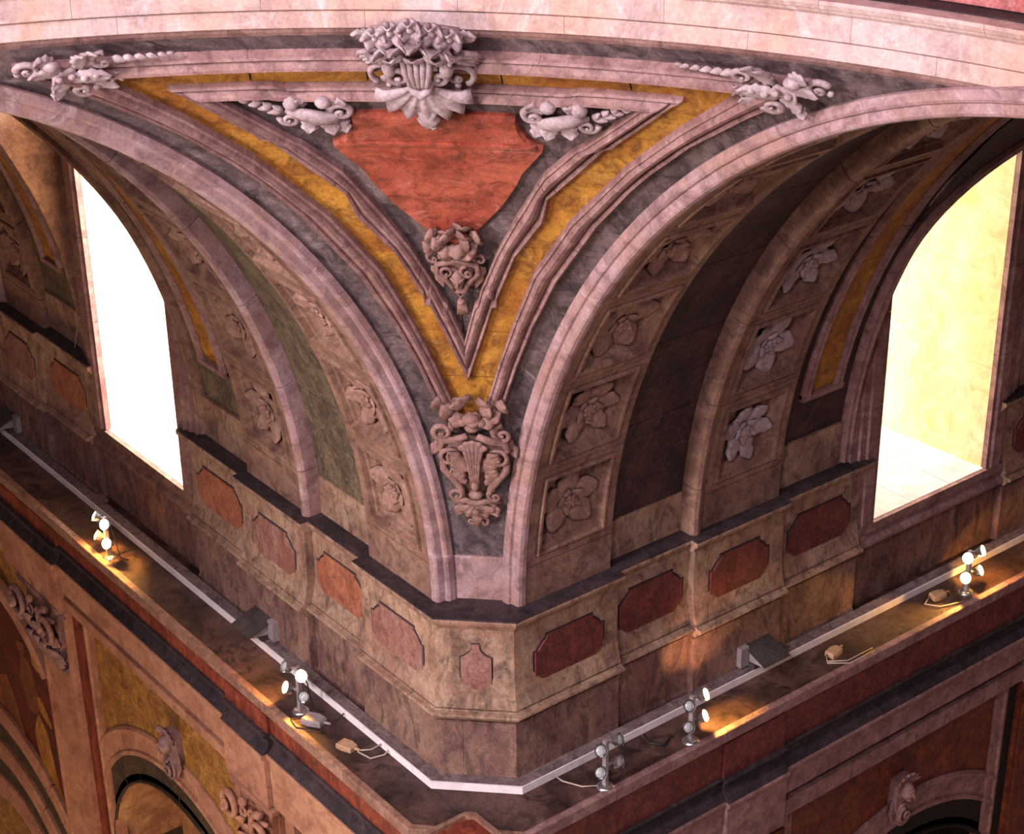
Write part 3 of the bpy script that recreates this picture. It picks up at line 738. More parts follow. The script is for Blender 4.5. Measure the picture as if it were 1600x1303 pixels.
# raised frame of the marble field
for side, u0, u1 in (('L', 7.95, 11.15), ('R', 8.05, 11.25)):
    zs = ENT[side][4]
    for a, b in ((u0-.02, u0+.09), (u1-.16, u1+.02)):
        MB().strip(lambda z, o, d: P(side, a+(b-a)*o, 4.43-d, z), [-9, zs], [(0, -.1), (0, .03), (.2, .03), (.3, .015), (.7, .015), (.8, .035), (1, .03), (1, -.1)]).build('field_frame', FASC if side == 'L' else MOULD, wall[side])
pilaster('L', 11.45, 12.30, -2.68, FASC, FRIEZE); pilaster('L', 7.15, 7.75, -2.68, FASC, FASC)
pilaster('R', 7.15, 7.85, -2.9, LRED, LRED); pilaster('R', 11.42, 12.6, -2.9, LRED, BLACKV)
# far bay on the white-window side: painting under an arch, with a second arch below it
MB().hexa(lambda x, y, c: P('L', x, c, y), 12.45, 17, -10, -2.68, 4.52, 4.8).build('field_slab', LGOLD, wall['L'])
for r0, r1, d, m in ((2.62, 2.9, .09, FASC), (2.3, 2.62, .055, DARKBAND), (1.98, 2.3, .10, FASC), (1.66, 1.98, .055, DARKBAND), (1.3, 1.66, .09, FASC)):
    for t0, t1 in ((30, 60), (60, 90), (90, 120), (120, 150)):
        MB().strip(lambda t, r, l: P('L', max(14.3-r*cos(rad(t)), 12.42), l, -8.45+r*sin(rad(t))), lin(t0+.2, t1-.2, 9), [(r1, 4.52), (r1, 4.52-d), (r1-.04, 4.50-d), (r0+.05, 4.50-d), (r0+.03, 4.515-d), (r0, 4.52-d), (r0, 4.53)]).build('lower_arch_stone', m, wall['L'])
pn = empty('painting', 'dark red arched painting of a robed standing figure beyond the pilaster', 'painting', M=Matrix.Identity(4))
def pface(a, b, d): return P('L', a, 4.485-d, b)
outl = [(12.42, -7.2), (12.42, -4.2), (12.6, -3.95), (13.0, -3.72), (13.6, -3.62), (14.6, -3.7), (15.6, -4.2), (15.6, -7.2)]
MB().prism(outl, pface, -.03, .01).build('canvas', PAINTR, pn)
def blob(pts, m, d, name): MB().prism(pts, pface, 0, d).build(name, m, pn)
blob([(13.05, -5.0), (12.85, -5.2), (12.75, -5.75), (12.62, -6.1), (12.95, -6.22), (13.15, -5.9), (13.25, -5.4)], PAINTO, .014, 'painted_robe')
blob([(13.3, -4.25), (13.05, -4.35), (12.95, -4.8), (13.05, -5.05), (13.3, -5.1), (13.45, -4.7)], PAINTF, .014, 'painted_torso')
blob([(13.0, -4.0), (12.82, -3.98), (12.76, -4.15), (12.84, -4.33), (13.0, -4.3)], PAINTO, .016, 'painted_wing')
blob([(13.35, -4.12), (13.2, -4.1), (13.18, -4.25), (13.3, -4.3), (13.4, -4.22)], PAINTF, .018, 'painted_head')
blob([(13.0, -4.75), (12.9, -4.7), (12.68, -4.95), (12.7, -5.05), (12.95, -4.95)], PAINTO, .017, 'painted_arm')
blob([(13.9, -4.9), (13.7, -5.3), (13.4, -6.2), (13.65, -6.4), (14.3, -6.3), (14.3, -5.1)], PAINTF, .014, 'painted_cloak')
for i0 in range(4):
    tt = lin(40+i0*24, 64+i0*24, 6)
    MB().strip(lambda t, r, l: P('L', 14.0-r*cos(rad(t)), l, -5.45+r*sin(rad(t))), tt, [(2.06, 4.5), (2.06, 4.40), (2.0, 4.38), (1.9, 4.39), (1.85, 4.42), (1.85, 4.5)]).build('painting_arch_stone', FASC, wall['L'])

MB().hexa(lambda x, y, c: P('R', x, c, y), 12.6, 17, -10, -2.9, 4.45, 4.8).build('field_slab', LRED, wall['R'])
# closing walls at the far ends of the two arms
for side, nm_ in (('L', 'wall_far'), ('R', 'wall_end')):
    we = empty(nm_, 'plain closing wall at the far end of the arm with the %s' % SD[side][1], 'wall', kind='structure')
    for z0, z1 in ((-10, -6), (-6, -1.7), (-1.7, 2), (2, 5.4)):
        MB().hexa(lambda a, b, c: P(side, a, b, c), 16.05, 16.3, -5.4, 5.4, z0+.004, z1-.004).build('wall_course', ATTIC if side == 'L' else MOULD, we)

# ================================================================== CARVED ORNAMENT
I4 = Matrix.Identity(4)
def T(x, y, z=0, rz=0.0, s=1.0, rx=0.0, ry=0.0, sx=1.0):
    M = Matrix.Translation((x, y, z)) @ Matrix.Rotation(rad(rz), 4, 'Z')
    if rx: M = M @ Matrix.Rotation(rad(rx), 4, 'X')
    if ry: M = M @ Matrix.Rotation(rad(ry), 4, 'Y')
    return M @ Matrix.Diagonal((s*sx, s, s, 1))
def leaf(mb, M, L, W, curl=1.2, lobes=4, rise=.25, thick=.018, n=11, k=7, lobe=.22, lift=0.0):
    """acanthus leaf from the origin along +y; curls outward (+z) towards the tip"""
    pts = []; y = z = 0.0; a = lift
    rows = []
    for i in range(n):
        s_ = i/(n-1)
        rows.append((y, z, a))
        a2 = lift+curl*s_*s_
        y += cos(a2)*L/(n-1); z += sin(a2)*L/(n-1); a = a2
    def f(i, j, off):
        s_ = i/(n-1); v = -1+2*j/(k-1)
        wd = W*.5*(sin(pi*min(1.0, .10+.88*s_))**.65)*(1+lobe*sin(2*pi*lobes*s_-.6))
        yy, zz, an = rows[i]
        h = rise*W*(1-v*v)*(sin(pi*(.12+.8*s_)))+.05*W*cos(v*pi*3)-.10*W*math.exp(-(v*5)**2)-off
        back = -.12*L*abs(v)**1.5*lobe*2
        return (v*wd, yy+back*cos(an)-h*sin(an), zz+h*cos(an)+.0)
    o = len(mb.v)
    t = MB().grid(lambda i, j: f(i, j, 0), n, k); b = MB().grid(lambda i, j: f(i, j, thick), n, k)
    mb.add(t.v, t.f, M); mb.add(b.v, b.f, M); N = n*k
    loop = [i*k for i in range(n)]+[(n-1)*k+j for j in range(1, k)]+[i*k+k-1 for i in range(n-2, -1, -1)]+[j for j in range(k-2, 0, -1)]
    for q in range(len(loop)):
        r = (q+1) % len(loop); mb.f.append((o+loop[q], o+loop[r], o+N+loop[r], o+N+loop[q]))
    return mb
def volute(mb, M, R, turns=1.6, tube=.03, hand=1, h=.03, tail=None, n=30):
    """spiral scroll round the origin; the outer end leaves upwards or along tail [(x,y,z)..]"""
    path = []; rr = []
    for i in range(n):
        s_ = i/(n-1); a = 2*pi*turns*s_
        r = R*(1-s_)**.85+.012
        path.append((hand*r*cos(a), r*sin(a), h*(.3+.9*s_))); rr.append(tube*(1-.55*s_))
    if tail:
        path = list(reversed(tail))[::-1][::-1] + path if False else list(tail)+path
        rr = [tube*(.5+.5*(i+1)/len(tail)) for i in range(len(tail))]+rr
    mb.tube(path, rr, 6, M)
    mb.ball((0, 0, h*1.25), (R*.22, R*.22, R*.2), M)
    return mb
def fan(mb, M, R, a0, a1, ribs, h=.06, thick=.03, n=8):
    """ribbed shell opening towards +y"""
    k = ribs*4+1
    def f(i, j, off):
        s_ = .12+.88*i/(n-1); t = j/(k-1); a = rad(a0+(a1-a0)*t)
        c = cos(2*pi*ribs*t)
        r = R*s_*(1-(.10*(1+c)/2 if i > n-3 else 0))
        z = h*sin(pi*.5*s_)*(.8+.0)+.016*R/.25*(-c)*s_-h*.9*s_**3*.5-off
        return (r*sin(a), r*cos(a), z)
    o = len(mb.v); t = MB().grid(lambda i, j: f(i, j, 0), n, k); b = MB().grid(lambda i, j: f(i, j, thick), n, k)
    mb.add(t.v, t.f, M); mb.add(b.v, b.f, M); N = n*k
    loop = [i*k for i in range(n)]+[(n-1)*k+j for j in range(1, k)]+[i*k+k-1 for i in range(n-2, -1, -1)]+[j for j in range(k-2, 0, -1)]
    for q in range(len(loop)):
        r = (q+1) % len(loop); mb.f.append((o+loop[q], o+loop[r], o+N+loop[r], o+N+loop[q]))
    return mb
class Orn:
    def __init__(s, name, label, cat, M, m, group=None):
        s.root = empty(name, label, cat, group, M=M); s.m = m
    def part(s, name, mb, smooth=True, m=None):
        o = mb.build(name, m or s.m, s.root, smooth); return o
def leafp(o, name, M, L, W, **kw): o.part(name, leaf(MB(), M, L, W, **kw))
def vol(o, M, R, **kw): o.part('volute', volute(MB(), M, R, **kw))
def copy_tree(root, M):
    r = root.copy(); COL.objects.link(r); r.matrix_world = M
    for ch in root.children:
        c = ch.copy(); COL.objects.link(c); c.parent = r
    return r

# ---- crest over the middle of the cornice
o = Orn('shell_crest', 'large carved shell crest with volutes hanging over the middle of the pink cornice', 'carving', sframe(0.05, 4.80, 7.44) @ Matrix.Diagonal((.80, .88, .80, 1)), CARVE)
for x, rz, L in ((-.22, 28, .30), (-.11, 12, .34), (.0, 0, .36), (.11, -12, .34), (.22, -28, .30)):
    leafp(o, 'crown_leaf', T(x*.9, .36-abs(x)*.35, .06, rz), L, .19, curl=1.5, lobes=3, lift=.45)
for x, y, r in ((-.27, .50, .07), (-.15, .56, .08), (0, .60, .08), (.15, .56, .08), (.27, .50, .07)):
    fl = MB()
    for k in range(5): leaf(fl, T(x, y, .08, k*72+10*x), .13, .12, curl=1.4, lobes=1, lift=.5, n=6, k=5)
    fl.ball((x, y, .11), r*.45); o.part('flower', fl)
for x in (-.2, -.07, .07, .2): o.part('fruit', MB().ball((x, .47, .13), (.06, .05, .05)))
o.part('crown_ledge', MB().tube([(-.32, .43, .03), (-.16, .47, .06), (0, .49, .07), (.16, .47, .06), (.32, .43, .03)], [.06, .08, .09, .08, .06], 8))
for x, rz in ((-.13, 20), (0, 0), (.13, -20)):
    leafp(o, 'brow_leaf', T(x, .31, .15, rz), .13, .16, curl=1.3, lobes=2, lift=.5)
tg = MB()
for x in (-.075, -.038, 0, .038, .075):
    tg.tube([(x*1.35, .32, .15), (x*1.15, .21, .20), (x*.8, .11, .21), (x*.4, .02, .18)], [.02, .026, .024, .012], 6)
o.part('fluted_tongue', tg)
o.part('tongue_lip', MB().tube([(-.10, .09, .13), (-.05, .02, .20), (0, .0, .22), (.05, .02, .20), (.10, .09, .13)], [.02, .035, .04, .035, .02], 8))
for s in (-1, 1):
    vol(o, T(s*.145, .13, .12, 90 if s > 0 else 90), .085, hand=s, tube=.034, h=.05, turns=1.3)
    vol(o, T(s*.265, .06, .05, -60*s), .12, hand=s, tube=.026, h=.05, turns=1.25)
    for k in range(4):
        a = 20+k*20
        o.part('wing_feather', MB().tube([(s*(.20+.01*k), .24+.02*k, .06), (s*(.30+.02*k), .27+.03*k-.03, .10), (s*(.38+.015*k), .20+.035*k-.02, .07), (s*(.405+.02*k), .10+.03*k, .03)], [.026, .028, .024, .01], 6, flat=.8))
    o.part('fruit', MB().ball((s*.21, .21, .15), (.055, .085, .05)))
    fl = MB()
    for k in range(5): leaf(fl, T(s*.21, .37, .14, k*72), .10, .09, curl=1.3, lobes=1, lift=.4, n=6, k=5)
    fl.ball((s*.21, .37, .17), .03); o.part('flower', fl)
    leafp(o, 'side_leaf', T(s*.30, .40, .04, -60*s), .18, .12, curl=1.0)
    leafp(o, 'lower_leaf', T(s*.14, -.16, .03, 180+35*s), .22, .14, curl=1.2, lobes=3)
    o.part('bead', MB().ball((s*.255, -.06, .08), .028))
o.part('palmette', fan(MB(), T(0, .02, .13, 180, rx=-2), .40, -80, 80, 7, h=.12))
leafp(o, 'palmette_tip', T(0, -.26, .16, 180), .20, .17, curl=.5, lobes=2, rise=.3)
pd = MB().tube([(0, -.34, .06), (0, -.44, .08), (0, -.55, .06), (0, -.64, .03)], [.09, .065, .04, .012], 8)
o.part('pendant', pd)
for k in range(4): o.part('bead', MB().ball((.012*(-1)**k, -.50-.045*k, .11-.02*k), .026-.003*k))

# ---- sprays at the two upper corners of the outer frame
def outer_spray(s, label):
    o = Orn('foliage_spray', label, 'carving', sframe(s*20.85+.45, 4.91, 7.46) @ Matrix.Diagonal((.78, .72, .62, 1)), CARVE, 'corner sprays of the outer frame')
    X = -s   # local x towards the middle of the pendentive
    vol(o, T(-X*.34, .03, .04, 20), .075, hand=-X, tube=.034, h=.05, turns=1.3)
    leafp(o, 'curled_leaf', T(-X*.10, -.02, .08, 90*X), .26, .13, curl=.9, lobes=4)
    leafp(o, 'curled_leaf', T(-X*.16, .12, .08, 70*X), .16, .15, curl=1.6, lobes=3)
    o.part('bud', MB().ball((-X*.17, .10, .10), (.07, .06, .06)))
    leafp(o, 'curled_leaf', T(X*.02, .02, .08, -10*X), .28, .13, curl=1.2, lobes=4)
    leafp(o, 'curled_leaf', T(X*.05, .08, .08, -30*X), .26, .12, curl=1.3, lobes=3)
    leafp(o, 'curled_leaf', T(X*.0, -.02, .08, 120*X), .22, .13, curl=1.2, lobes=3)
    leafp(o, 'broad_leaf', T(-X*.02, -.10, .10, -75*X), .30, .17, curl=.7, lobes=4)
    vol(o, T(X*.20, .10, .05, 80), .075, hand=X, tube=.034, h=.05, turns=1.1)
    leafp(o, 'curled_leaf', T(-X*.04, -.14, .08, 130*X), .20, .13, curl=1.2, lobes=3)
    vol(o, T(X*.05, -.27, .05, 200), .08, hand=-X, tube=.04, h=.05, turns=1.2)
    leafp(o, 'curled_leaf', T(X*.10, -.22, .06, -100*X), .22, .12, curl=.8, lobes=3)
    leafp(o, 'curled_leaf', T(-X*.10, -.26, .06, 150*X), .16, .12, curl=1.2, lobes=3)
    for k in range(5):
        o.part('husk', leaf(MB(), T(X*(.27+.085*k), .10+.004*k, .07, -95*X), .11-.008*k, .075-.008*k, curl=.9, lobes=1, n=7, k=5, rise=.5))
    o.part('husk', MB().ball((X*.70, .115, .06), (.035, .02, .02)))
    for k in range(4): o.part('bud', MB().ball((X*(-.12+.09*k), -.06+.03*(k % 2), .13), .033))
    fl = MB()
    for k in range(5): leaf(fl, T(X*.30, -.13, .05, k*72), .08, .07, curl=1.3, lobes=1, lift=.4, n=6, k=5)
    fl.ball((X*.30, -.13, .08), .022); o.part('flower', fl)
    o.part('tip_bead', MB().ball((-X*.42, -.03, .06), .03))
outer_spray(-1, 'carved foliage spray with husk chain at the frame corner nearest the white-lit window')
outer_spray(1, 'carved foliage spray with husk chain at the frame corner nearest the yellow-lit window')
def inner_spray(s, label):
    o = Orn('shell_spray', label, 'carving', sframe(s*7.75+.45, 4.48, 7.46) @ Matrix.Diagonal((.88, .85, .75, 1)), CARVE, 'scroll sprays beside the red panel')
    X = -s
    vol(o, T(X*.24, .04, .05, 30), .075, hand=-X, tube=.034, h=.05, turns=1.4)
    o.part('scroll_body', MB().tube([(-X*.14, .02, .06), (-X*.04, .06, .12), (X*.08, .02, .13), (X*.18, -.03, .10), (X*.24, -.02, .06)], [.03, .06, .07, .055, .03], 8, flat=.7))
    leafp(o, 'curled_leaf', T(X*.02, -.02, .07, 170*X), .17, .14, curl=1.4, lobes=3)
    leafp(o, 'curled_leaf', T(X*.12, -.05, .07, -160*X), .17, .14, curl=1.4, lobes=3)
    leafp(o, 'curled_leaf', T(X*.20, -.08, .06, -150*X), .14, .12, curl=1.4, lobes=3)
    vol(o, T(-X*.13, -.05, .05, 180), .06, hand=X, tube=.026, h=.04, turns=1.3)
    o.part('bud', MB().ball((X*.12, .16, .09), (.06, .055, .055)))
    o.part('bud', MB().ball((-X*.10, .15, .09), (.058, .07, .055)))
    leafp(o, 'curled_leaf', T(X*.17, .10, .07, -60*X), .14, .12, curl=1.5, lobes=2)
    leafp(o, 'curled_leaf', T(-X*.05, .08, .07, 10), .13, .12, curl=1.5, lobes=2)
    for k in range(4):
        for e in (-1, 1):
            o.part('sprig_leaf', leaf(MB(), T(-X*(.18+.07*k), .02+.045*k, .06, (60+e*28)*X), .10-.01*k, .055, curl=.6, lobes=1, n=6, k=5, rise=.5))
    for k in range(5): o.part('bead', MB().ball((X*(.0+.05*k), -.13-.01*(k % 2), .08), .022))
inner_spray(-1, 'carved scroll and leaf sprig at the red panel corner facing the white-lit window')
inner_spray(1, 'carved scroll and leaf sprig at the red panel corner facing the yellow-lit window')

# ---- mask cartouche at the foot of the red panel
o = Orn('mask_cartouche', 'carved mask cartouche with petal tuft and tassel at the red panel tip', 'carving', sframe(0.15, 3.13, 7.45) @ Matrix.Diagonal((.80, .88, .8, 1)), CARVB)
random.seed(11)
for k in range(13):
    a = k*2.4; r = .04+.012*k
    leafp(o, 'tuft_petal', T(.01+r*cos(a)*1.1, .36+r*sin(a)*.6, .10-.004*k, math.degrees(a)-90), .12, .15, curl=1.2, lobes=2, lift=.5, n=7, k=5)
for x in (-.085, .085): o.part('tuft_foot', MB().ball((x, .19, .08), (.075, .035, .05)))
shp2 = [(0, .14), (.09, .11), (.17, .09), (.18, .0), (.12, -.06), (.07, -.13), (.045, -.20)]
ringp = [(-x, y, .08) for x, y in reversed(shp2)]+[(x, y, .08) for x, y in shp2[1:]]
o.part('shield_rim', MB().tube(ringp+[(-.045, -.20, .08)], .026, 6))
o.part('shield_ground', MB().prism([(x, y) for x, y in shp2]+[(-x, y) for x, y in reversed(shp2[1:])], lambda a, b, d: (a, b, d), -.02, .05))
for s in (-1, 1):
    vol(o, T(s*.085, .02, .07, 90), .05, hand=s, tube=.02, h=.04, turns=1.2)
    vol(o, T(s*.20, .13, .03, 60), .05, hand=-s, tube=.022, h=.03, turns=1.1)
    leafp(o, 'side_leaf', T(s*.21, .02, .03, 180-20*s), .22, .09, curl=.6, lobes=2)
    leafp(o, 'side_leaf', T(s*.12, -.13, .03, 180-60*s), .10, .07, curl=.8, lobes=1)
o.part('mask_head', MB().ball((0, -.05, .09), (.06, .085, .06), nu=10, nv=8))
o.part('mask_brow', MB().tube([(-.06, -.02, .12), (-.02, -.045, .145), (.02, -.045, .145), (.06, -.02, .12)], [.01, .016, .016, .01], 6))
o.part('mask_nose', MB().tube([(0, -.04, .14), (0, -.09, .165)], [.012, .02], 6))
o.part('mask_chin', MB().ball((0, -.13, .10), (.04, .03, .035)))
o.part('tassel_cord', MB().tube([(-.06, -.19, .06), (0, -.30, .06), (.06, -.19, .06)], .01, 5))
ts_ = MB()
for k in range(7):
    x = -.045+.015*k; ts_.tube([(x*.6, -.36, .05), (x, -.50, .05)], [.012, .012], 5)
ts_.ball((0, -.34, .06), (.04, .035, .04)); o.part('tassel', ts_)

# ---- long cartouche at the foot of the pendentive
o = Orn('vase_cartouche', 'tall carved vase-shaped cartouche with volutes at the foot of the pendentive', 'carving', sframe(0.15, 1.36, 7.45) @ Matrix.Diagonal((.95, .92, .8, 1)), CARVB)
for k in range(11):
    a = k*2.4; r = .05+.012*k
    leafp(o, 'top_petal', T(r*cos(a)*1.4, .55+r*sin(a)*.45, .10-.003*k, math.degrees(a)-90), .13, .14, curl=1.3, lobes=2, lift=.45, n=7, k=5)
for x, y, r in ((0, .47, .075), (0, .38, .06), (-.07, .43, .05), (.07, .43, .05)): o.part('boss', MB().ball((x, y, .12), (r, r*.75, r*.7)))
for s in (-1, 1):
    vol(o, T(s*.235, .30, .05, 90), .075, hand=s, tube=.03, h=.05, turns=1.3, tail=[(.36, -s*.02 if s < 0 else .0, .0), (.20, .0, .02)] if False else None)
    o.part('frame_end', MB().tube([(s*.15, .60, .04), (s*.135, .45, .06), (s*.17, .34, .06), (s*.22, .26, .05)], [.03, .035, .034, .03], 6))
    o.part('shoulder', MB().tube([(s*.04, .30, .12), (s*.14, .25, .12), (s*.24, .22, .08), (s*.27, .13, .06), (s*.22, .06, .06)], [.03, .036, .036, .032, .02], 6))
    vol(o, T(s*.20, .05, .06, 0), .075, hand=-s, tube=.026, h=.05, turns=1.3)
    o.part('vase_side', MB().tube([(s*.26, .02, .05), (s*.25, -.08, .07), (s*.18, -.17, .08), (s*.12, -.27, .08), (s*.10, -.36, .07)], [.022, .034, .034, .03, .024], 6))
    leafp(o, 'flare_leaf', T(s*.07, -.10, .08, -28*s), .28, .15, curl=.9, lobes=3)
    leafp(o, 'flare_leaf', T(s*.10, -.24, .07, -22*s), .22, .12, curl=.9, lobes=3)
    vol(o, T(s*.15, -.34, .06, 90), .05, hand=s, tube=.022, h=.04, turns=1.2)
    leafp(o, 'shell_leaf', T(s*.10, -.44, .06, 180+30*s), .14, .10, curl=1.0, lobes=2)
    vol(o, T(s*.045, -.62, .05, 270), .035, hand=s, tube=.016, h=.03, turns=1.1)
    leafp(o, 'outer_leaf', T(s*.25, .20, .02, -150*s), .18, .10, curl=.8, lobes=2)
fl = MB()
for x in (-.05, -.025, 0, .025, .05): fl.tube([(x*1.5, .20, .13), (x*.9, .05, .13), (x*.55, -.12, .12), (x*.5, -.26, .10)], [.022, .018, .014, .012], 6)
o.part('fluted_stem', fl)
o.part('stem_shell', fan(MB(), T(0, .12, .13, 0), .14, -70, 70, 5, h=.03))
o.part('vase_ground', MB().prism([(.22, .22), (.25, 0), (.2, -.15), (.1, -.35), (-.1, -.35), (-.2, -.15), (-.25, 0), (-.22, .22)], lambda a, b, d: (a, b, d), -.03, .05))
o.part('boss', MB().ball((0, -.22, .12), (.035, .045, .04))); o.part('boss', MB().ball((0, -.32, .10), (.06, .045, .05)))
o.part('bracket_lip', MB().tube([(-.19, -.42, .06), (-.09, -.385, .10), (0, -.40, .12), (.09, -.385, .10), (.19, -.42, .06)], [.018, .028, .03, .028, .018], 6))
o.part('bracket_shell', fan(MB(), T(0, -.42, .07, 180), .17, -75, 75, 5, h=.06))
o.part('boss', MB().ball((0, -.48, .14), (.035, .03, .03)))
o.part('pendant', MB().tube([(0, -.56, .07), (0, -.63, .07), (0, -.70, .05)], [.05, .04, .012], 8))

# ---- rosettes in the coffers
def rosette(variant, m):
    random.seed(20+variant)
    r = bpy.data.objects.new('rosette', None); COL.objects.link(r); r.empty_display_size = .05
    if variant == 0: lf = leaf(MB(), I4, .265, .215, curl=.95, lobes=2, rise=.26, lobe=.06, lift=.12, n=13, k=9)
    else: lf = leaf(MB(), I4, .27, .17, curl=1.0, lobes=3, rise=.28, lobe=.14, lift=.14, n=15, k=9)
    first = None; npet = 5 if variant == 0 else 6
    for k in range(npet):
        a = k*360/npet+random.uniform(-8, 8)
        M = T(0, 0, .0, a) @ Matrix.Translation((0, .03, .02)) @ Matrix.Diagonal((1, random.uniform(.92, 1.1), 1, 1))
        if first is None: p = lf.build('petal', m, r, True); first = p
        else: p = bpy.data.objects.new('petal', first.data); COL.objects.link(p); p.parent = r
        p.matrix_local = M
    inner = leaf(MB(), I4, .11, .075, curl=.5, lobes=1, rise=.3, lift=.45, n=7, k=5); f2 = None
    for k in range(5):
        M = T(0, 0, .05, k*72+20) @ Matrix.Translation((0, .03, 0))
        if f2 is None: p = inner.build('inner_petal', m, r, True); f2 = p
        else: p = bpy.data.objects.new('inner_petal', f2.data); COL.objects.link(p); p.parent = r
        p.matrix_local = M
    sd = MB(); sd.ball((0, 0, .075), (.05, .05, .04))
    for k in range(6): sd.ball((.045*cos(k*pi/3), .045*sin(k*pi/3), .095), .021, nu=6, nv=4)
    sd.build('seed_head', m, r, True)
    return r
protos = {}
ORD = ['lowest', 'second', 'third', 'fourth', 'fifth', 'sixth']
for (side, m_, rib, k, u, th, r) in rosette_spots:
    lit = side == 'L'
    if m_ == 1 and k > 4: continue
    p = Vector(V(side, u, rad(th), r-.005))
    n = Vector(P(side, 0, -cos(rad(th)), -sin(rad(th))))
    x = Vector(P(side, 1, 0, 0)) if side == 'R' else Vector(P(side, -1, 0, 0))
    M = frame(p, x, n) @ Matrix.Rotation(rad(37*k+80*rib), 4, 'Z') @ Matrix.Diagonal((1.04, 1.04, .7, 1))
    key = ((k+rib) % 2, side, rib)
    if key not in protos:
        root = rosette(key[0], (CARVE if rib else CARVR) if side == 'R' else CARVR); protos[key] = root; root.matrix_world = M
    else: root = copy_tree(protos[key], M)
    where = ('front rib beside the corner arch' if rib == 0 else 'second rib next to the window') if m_ == 0 else 'rib beyond the window'
    lab = '%s carved rosette on the %s, %s window vault' % (ORD[k], where, 'white-lit' if lit else 'yellow-lit')
    tag(root, lab, 'rosette', 'coffer rosettes of the %s vault' % ('white-lit' if lit else 'yellow-lit'))

# ---- capitals of the pilasters and masks on the arch keystones
def capital(side, u, zt, l, wd, h, m, label):
    n = Vector(P(side, 0, -1, 0)); x = Vector((1, 0, 0)) if side == 'L' else Vector((0, 1, 0))
    p = Vector(P(side, u, l, zt-h/2))
    o = Orn('pilaster_capital', label, 'capital', frame(p, x, n), m)
    hw = wd/2
    o.part('bell', MB().prism([(-hw*.8, -h/2), (hw*.8, -h/2), (hw*.95, h*.36), (-hw*.95, h*.36)], lambda a, b, d: (a, b, d), .0, .07), False)
    o.part('abacus', MB().prism([(-hw*1.2, h*.42), (hw*1.2, h*.42), (hw*1.25, h*.5), (-hw*1.25, h*.5)], lambda a, b, d: (a, b, d), .0, .11), False)
    o.part('astragal', MB().tube([(-hw*.95, -h*.5, .05), (hw*.95, -h*.5, .05)], .03, 8), False)
    for row, (y, L, ks) in enumerate(((-.46*h, .36*h, 4), (-.22*h, .40*h, 3))):
        for k in range(ks):
            xx = (-1+2*(k+.5)/ks)*hw*.85
            leafp(o, 'acanthus_leaf', T(xx, y, .07+.02*row), L, wd*.34, curl=1.5, lobes=4, rise=.3)
    for s in (-1, 1):
        vol(o, T(s*hw*.86, h*.20, .14, 90), hw*.50, hand=s, tube=.042, h=.10, turns=1.9)
        o.part('caulicole', MB().tube([(s*hw*.35, -.05*h, .10), (s*hw*.45, .12*h, .14), (s*hw*.8, .3*h, .16), (s*hw*1.15, .33*h, .15)], [.02, .026, .03, .024], 6))
        vol(o, T(s*hw*.25, h*.24, .12, 90), hw*.24, hand=-s, tube=.022, h=.05, turns=1.4)
    o.part('flower', MB().ball((0, h*.44, .2), (.06, .05, .04)))
capital('L', 11.95, -2.70, 4.36, .82, .88, MOULD, 'scrolled leaf capital of the pilaster beside the painting')
capital('L', 7.45, -2.70, 4.36, .60, .80, FASC, 'scrolled leaf capital at the bottom edge under the cornice corner')
capital('R', 7.5, -2.95, 4.36, .64, .80, LRED, 'dim scrolled capital under the cornice on the dark red wall')
def keymask(side, u, z, l, m, label):
    n = Vector(P(side, 0, -1, 0)); x = Vector((1, 0, 0)) if side == 'L' else Vector((0, 1, 0))
    o = Orn('keystone_mask', label, 'carving', frame(P(side, u, l, z), x, n), m)
    o.part('console', MB().prism([(-.10, .22), (.10, .22), (.12, -.05), (.085, -.32), (-.085, -.32), (-.12, -.05)], lambda a, b, d: (a, b, d), -.05, .07, .1), False)
    o.part('head', MB().ball((0, .10, .10), (.075, .10, .08), nu=12, nv=8))
    o.part('nose', MB().tube([(0, .12, .17), (0, .07, .195)], [.012, .02], 6))
    o.part('brow', MB().tube([(-.06, .12, .15), (0, .135, .175), (.06, .12, .15)], [.01, .015, .01], 6))
    o.part('chin', MB().ball((0, .02, .13), (.04, .03, .035)))
    for k in range(7):
        a = -75+25*k; leafp(o, 'plume', T(.05*sin(rad(a)), .16, .08, -a), .14, .07, curl=1.2, lobes=2, n=7, k=5)
    vol(o, T(0, -.20, .08, 90), .075, hand=1, tube=.024, h=.04, turns=1.5)
    o.part('oval_rim', MB().tube([(.085*cos(t), -.20+.12*sin(t), .075) for t in lin(0, 2*pi, 17)], .018, 6))
    for s in (-1, 1): leafp(o, 'side_leaf', T(s*.10, -.02, .04, 180+15*s), .22, .08, curl=.6, lobes=2)
keymask('L', 9.24, -3.30, 4.40, MOULD, 'plumed head keystone on the arch of the amber marble wall')
keymask('R', 9.66, -3.52, 4.40, MOULD, 'dim plumed head keystone on the arch of the dark rust wall')

# ================================================================== THINGS STANDING ON THE CORNICE
# grey cable trunking along the foot of the attic
trk = {}
for side, lab in (('L', 'long pale grey cable trunking on the walkway below the white-lit window'), ('R', 'long pale grey cable trunking on the walkway below the yellow-lit window')):
    t = empty('cable_trunking', lab, 'cable trunking', 'trunking runs along the attic foot')
    f = wpt(side, 4.845, (4.845+5.27)/LV+.035)
    for a, b in (('m', 7.2), (7.2, 9.2), (9.2, 11.2), (11.2, 13.4), (13.4, 15.9)):
        ts = [a if a == 'm' else a+.002, b-.002]
        MB().strip(f, ts, [(-.02, -1.585), (.095, -1.585), (.095, -1.512), (-.02, -1.512)]).build('channel', TRUNK, t)
        MB().strip(f, ts, [(-.02, -1.511), (.085, -1.511), (.085, -1.506), (-.02, -1.506)]).build('lid', TRUNKT, t)
    trk[side] = t
t = empty('cable_trunking', 'short pale trunking piece across the chamfered pier corner', 'cable trunking', 'trunking runs along the attic foot')
